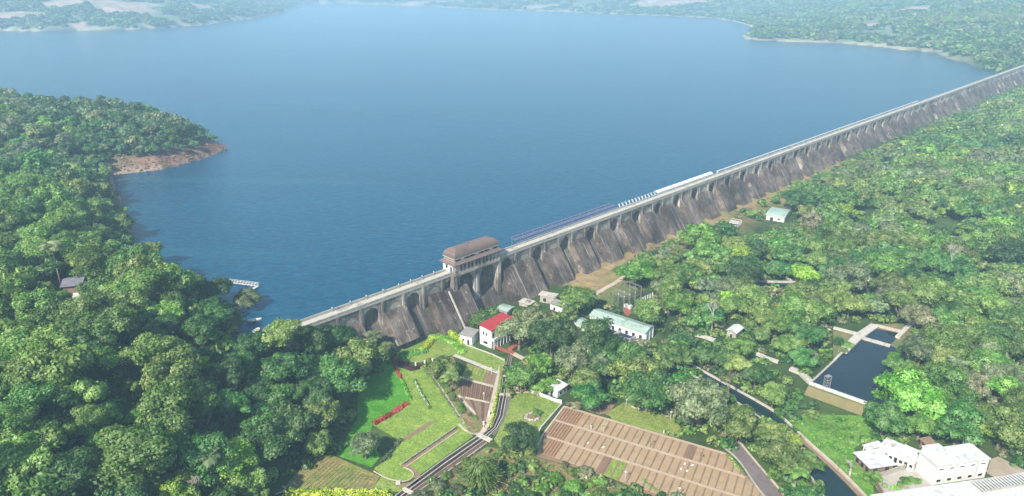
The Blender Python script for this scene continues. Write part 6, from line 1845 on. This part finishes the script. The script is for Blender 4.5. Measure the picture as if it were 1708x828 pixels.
# boulders along the foot of the headland
r_ = np.random.RandomState(12); V = []
for px, py in [(r_.uniform(186, 384), 0) for _ in range(420)]:
    yl = np.interp(px, [186, 228, 270, 300, 335, 362, 384], [292, 288, 283, 276, 266, 256, 250])
    q = P(px, yl - r_.rand() ** 1.6 * 18, 1.0); zq = GZ(q.x, q.y)
    if zq < -.6: continue
    s_ = r_.uniform(.35, 1.3); base = [np.array(v) * s_ * r_.uniform(.6, 1.2, 3) for v in ((1, 0, 0), (0, 1, 0), (-1, 0, 0), (0, -1, 0), (0, 0, .8), (0, 0, -.6))]
    base = [b + np.array([q.x, q.y, zq + .1]) for b in base]
    for a, b in ((0, 1), (1, 2), (2, 3), (3, 0)):
        V.append([base[a], base[b], base[4]]); V.append([base[b], base[a], base[5]])
o = bpy.data.objects.new('boulders', quads_mesh('boulders', np.array(V), surf('bank_rock', (.19, .11, .085), (.12, .07, .055), .3, (.30, .24, .20), .15), nper=3)); COL.objects.link(o)
tag(o, kind='stuff')
# ------------------------------------------------------------------ palms, bare trees, weeping clump
def palm_mesh(seed, nf=15, pale=False):
    r_ = np.random.RandomState(seed); V = []
    for f in range(nf):
        az = f * 2.4 + r_.rand() * .5; el0 = r_.uniform(.1, 1.15); Lf = r_.uniform(.8, 1.1); segs = 9; p = np.array([0, 0, 0.]); pts = []
        for k in range(segs + 1):
            e = el0 - 1.7 * (k / segs) ** 1.4; pts.append(p.copy()); p = p + np.array([math.cos(az) * math.cos(e), math.sin(az) * math.cos(e), math.sin(e)]) * Lf / segs
        pts = np.array(pts); side = np.array([-math.sin(az), math.cos(az), 0])
        for k in range(1, segs + 1):
            for s_ in (-1, 1):
                w = .30 * math.sin(math.pi * (k / (segs + .6)) ** .8) + .05
                for j in (0, .33, .66):
                    a = pts[k - 1] + (pts[k] - pts[k - 1]) * j; b = a + (pts[k] - pts[k - 1]) * .3
                    o_ = side * s_ * w + (pts[k] - pts[k - 1]) * 1.2 + np.array([0, 0, -.35 * w]); V.append([a, b, b + o_ * .9, a + o_])
    return quads_mesh('fronds', np.array(V), LM['mid'])
PALM = [palm_mesh(1), palm_mesh(2)]
def palm(px, py, r, hgt, spec, label, i=0):
    z = F0
    for _ in range(10):
        q = P(px, py, z + hgt); z = .5 * z + .5 * GZ(q.x, q.y)
    t = thing('palm_tree', label, 'palm', (q.x, q.y, z), px)
    c = put(PALM[i % 2], 'fronds', t, (0, 0, hgt)); c.scale = (r, r, r); c.material_slots[0].link = 'OBJECT'; c.material_slots[0].material = LM[spec]
    mb = MB(); mb.tube((0, 0, 0), (.2, .1, hgt * .5), .28, .22, 8); mb.tube((.2, .1, hgt * .5), (0, 0, hgt + .1), .22, .18, 8); mb.build('trunk', M['bark'], t, True)
for a in [(86, 412, 4.2, 15, 'grey', 'palm rising above the crowns left of the dark-roofed forest house'), (346, 762, 3.4, 13, 'grey', 'pale palm in the dark gap near the bottom of the left forest'),
          (622, 560, 3.8, 8, 'grey', 'palm with drooping fronds against the left end of the dam'), (646, 578, 3.2, 7, 'olive', 'smaller palm right beside the palm at the left end of the dam'),
          (752, 628, 3.6, 6, 'olive', 'palm in the planting strip right of the lawn'), (1598, 608, 4.0, 10, 'grey', 'palm in the woods to the right of the pond'), (1352, 774, 4.2, 6.5, 'mid', 'palm with shining fronds beside the lower canal'),
          (1330, 786, 3.6, 5.5, 'mid', 'palm between the asphalt lane and the canal'), (1180, 640, 3.2, 9, 'grey', 'palm above the upper canal'), (1520, 350, 3.6, 9, 'grey', 'palm in the far right woods'), (1000, 600, 3.0, 9, 'grey', 'palm in front of the green-roofed hall')]:
    palm(*a, i=int(a[0]) % 2)
def bare_tree(px, py, hgt, label, seed, mat='pale_bark'):
    z = F0
    for _ in range(10):
        q = P(px, py, z + hgt * .6); z = .5 * z + .5 * GZ(q.x, q.y)
    r_ = random.Random(seed); t = thing('bare_tree', label, 'tree', (q.x, q.y, z), 0); mb = MB()
    def br(p, d, l, r, dep):
        e = p + d * l; mb.tube(p, e, r, r * .65, 5)
        if dep == 0: return
        for _ in range(3 if dep > 1 else 2):
            nd = (d + Vector((r_.uniform(-.7, .7), r_.uniform(-.7, .7), r_.uniform(-.1, .5)))).normalized(); br(e, nd, l * r_.uniform(.6, .8), r * .62, dep - 1)
    mb2 = MB(); mb2.tube((0, 0, -.3), (0, 0, hgt * .35), .35, .26, 7); mb2.build('trunk', M[mat], t, True)
    br(Vector((0, 0, hgt * .34)), Vector((0, 0, 1)), hgt * .22, .24, 5); mb.build('limbs', M[mat], t)
bare_tree(1588, 432, 17, 'leafless white-limbed tree in the right woods', 3); bare_tree(1216, 646, 12, 'leafless tree spreading over the upper canal', 5, 'bark'); bare_tree(1190, 525, 12, 'thin leafless tree left of the small cabin', 8)
bare_tree(966, 570, 11, 'leafless brown tree in front of the long hall', 11, 'bark'); bare_tree(330, 815, 9, 'leafless grey tree at the bottom of the left forest', 12); bare_tree(1420, 780, 5, 'thin leafless tree leaning over the lower canal', 14)
# weeping giant grass
q = P(802, 812, F0); r_ = np.random.RandomState(4); V = []
for i in range(1100):
    az = r_.uniform(0, 6.28); b0 = r_.uniform(0, 1.6); hh = r_.uniform(3.5, 8.6); out = r_.uniform(1.2, 4.2) * (1.25 - hh / 12); w = r_.uniform(.09, .16)
    base = np.array([math.cos(az) * b0, math.sin(az) * b0, 0]); tipd = np.array([math.cos(az), math.sin(az), 0]); side = np.array([-math.sin(az), math.cos(az), 0]) * w
    pts = [base + tipd * out * (u ** 1.6) + np.array([0, 0, hh * (math.sin(min(u, 1) * 2.0) * .98)]) for u in np.linspace(.25, 1.25, 8)]
    for a, b in zip(pts[:-1], pts[1:]): V.append([a - side, a + side, b + side, b - side])
o = bpy.data.objects.new('grass_clump', quads_mesh('grass_clump', np.array(V), LM['olive'])); COL.objects.link(o); o.location = (q.x, q.y, F0)
tag(o, 'huge weeping grass clump with strap leaves below the drain channel', 'plant')
for i, (px, py, r, sp) in enumerate([(720, 800, 1.6, 'olive'), (742, 793, 1.7, 'olive'), (760, 783, 1.5, 'brown'), (775, 770, 1.5, 'olive'), (735, 812, 2.6, 'grey'), (765, 815, 2.2, 'grey'), (700, 826, 2.6, 'grey'), (850, 780, 2.0, 'mid'),
                       (880, 772, 1.8, 'olive'), (900, 790, 1.8, 'mid'), (930, 800, 2.2, 'bright'), (960, 812, 2.6, 'bright'), (905, 815, 2.4, 'mid'), (1000, 822, 2.0, 'olive'), (940, 775, 1.4, 'brown'), (975, 790, 1.5, 'brown'), (860, 815, 2.2, 'dark'), (815, 752, 1.3, 'olive'), (830, 760, 1.4, 'mid')]):
    q = P(px, py, F0 + r * .5)
    plant(q.x, q.y, F0, r, 'bush', 0, sp, i, '%s bush in the rough ground below the drain channel' % SPEC[sp][0], '%s bushes in the rough ground' % SPEC[sp][0], 'shrub', 'shrub')
# ------------------------------------------------------------------ haze
mb = MB(); mb.box(-8200, 8200, -400, 9700, -20, 620)
hm = bpy.data.materials.new('haze'); hm.use_nodes = True
hm.node_tree.nodes.clear()
ho = hm.node_tree.nodes.new('ShaderNodeOutputMaterial'); hv = hm.node_tree.nodes.new('ShaderNodeVolumePrincipled')
hv.inputs['Color'].default_value = (.50, .78, 1.0, 1)
hv.inputs['Density'].default_value = HAZE
hv.inputs['Anisotropy'].default_value = 0.0
hm.node_tree.links.new(hv.outputs[0], ho.inputs['Volume'])
hz = mb.build('haze', hm)
tag(hz, kind='stuff')
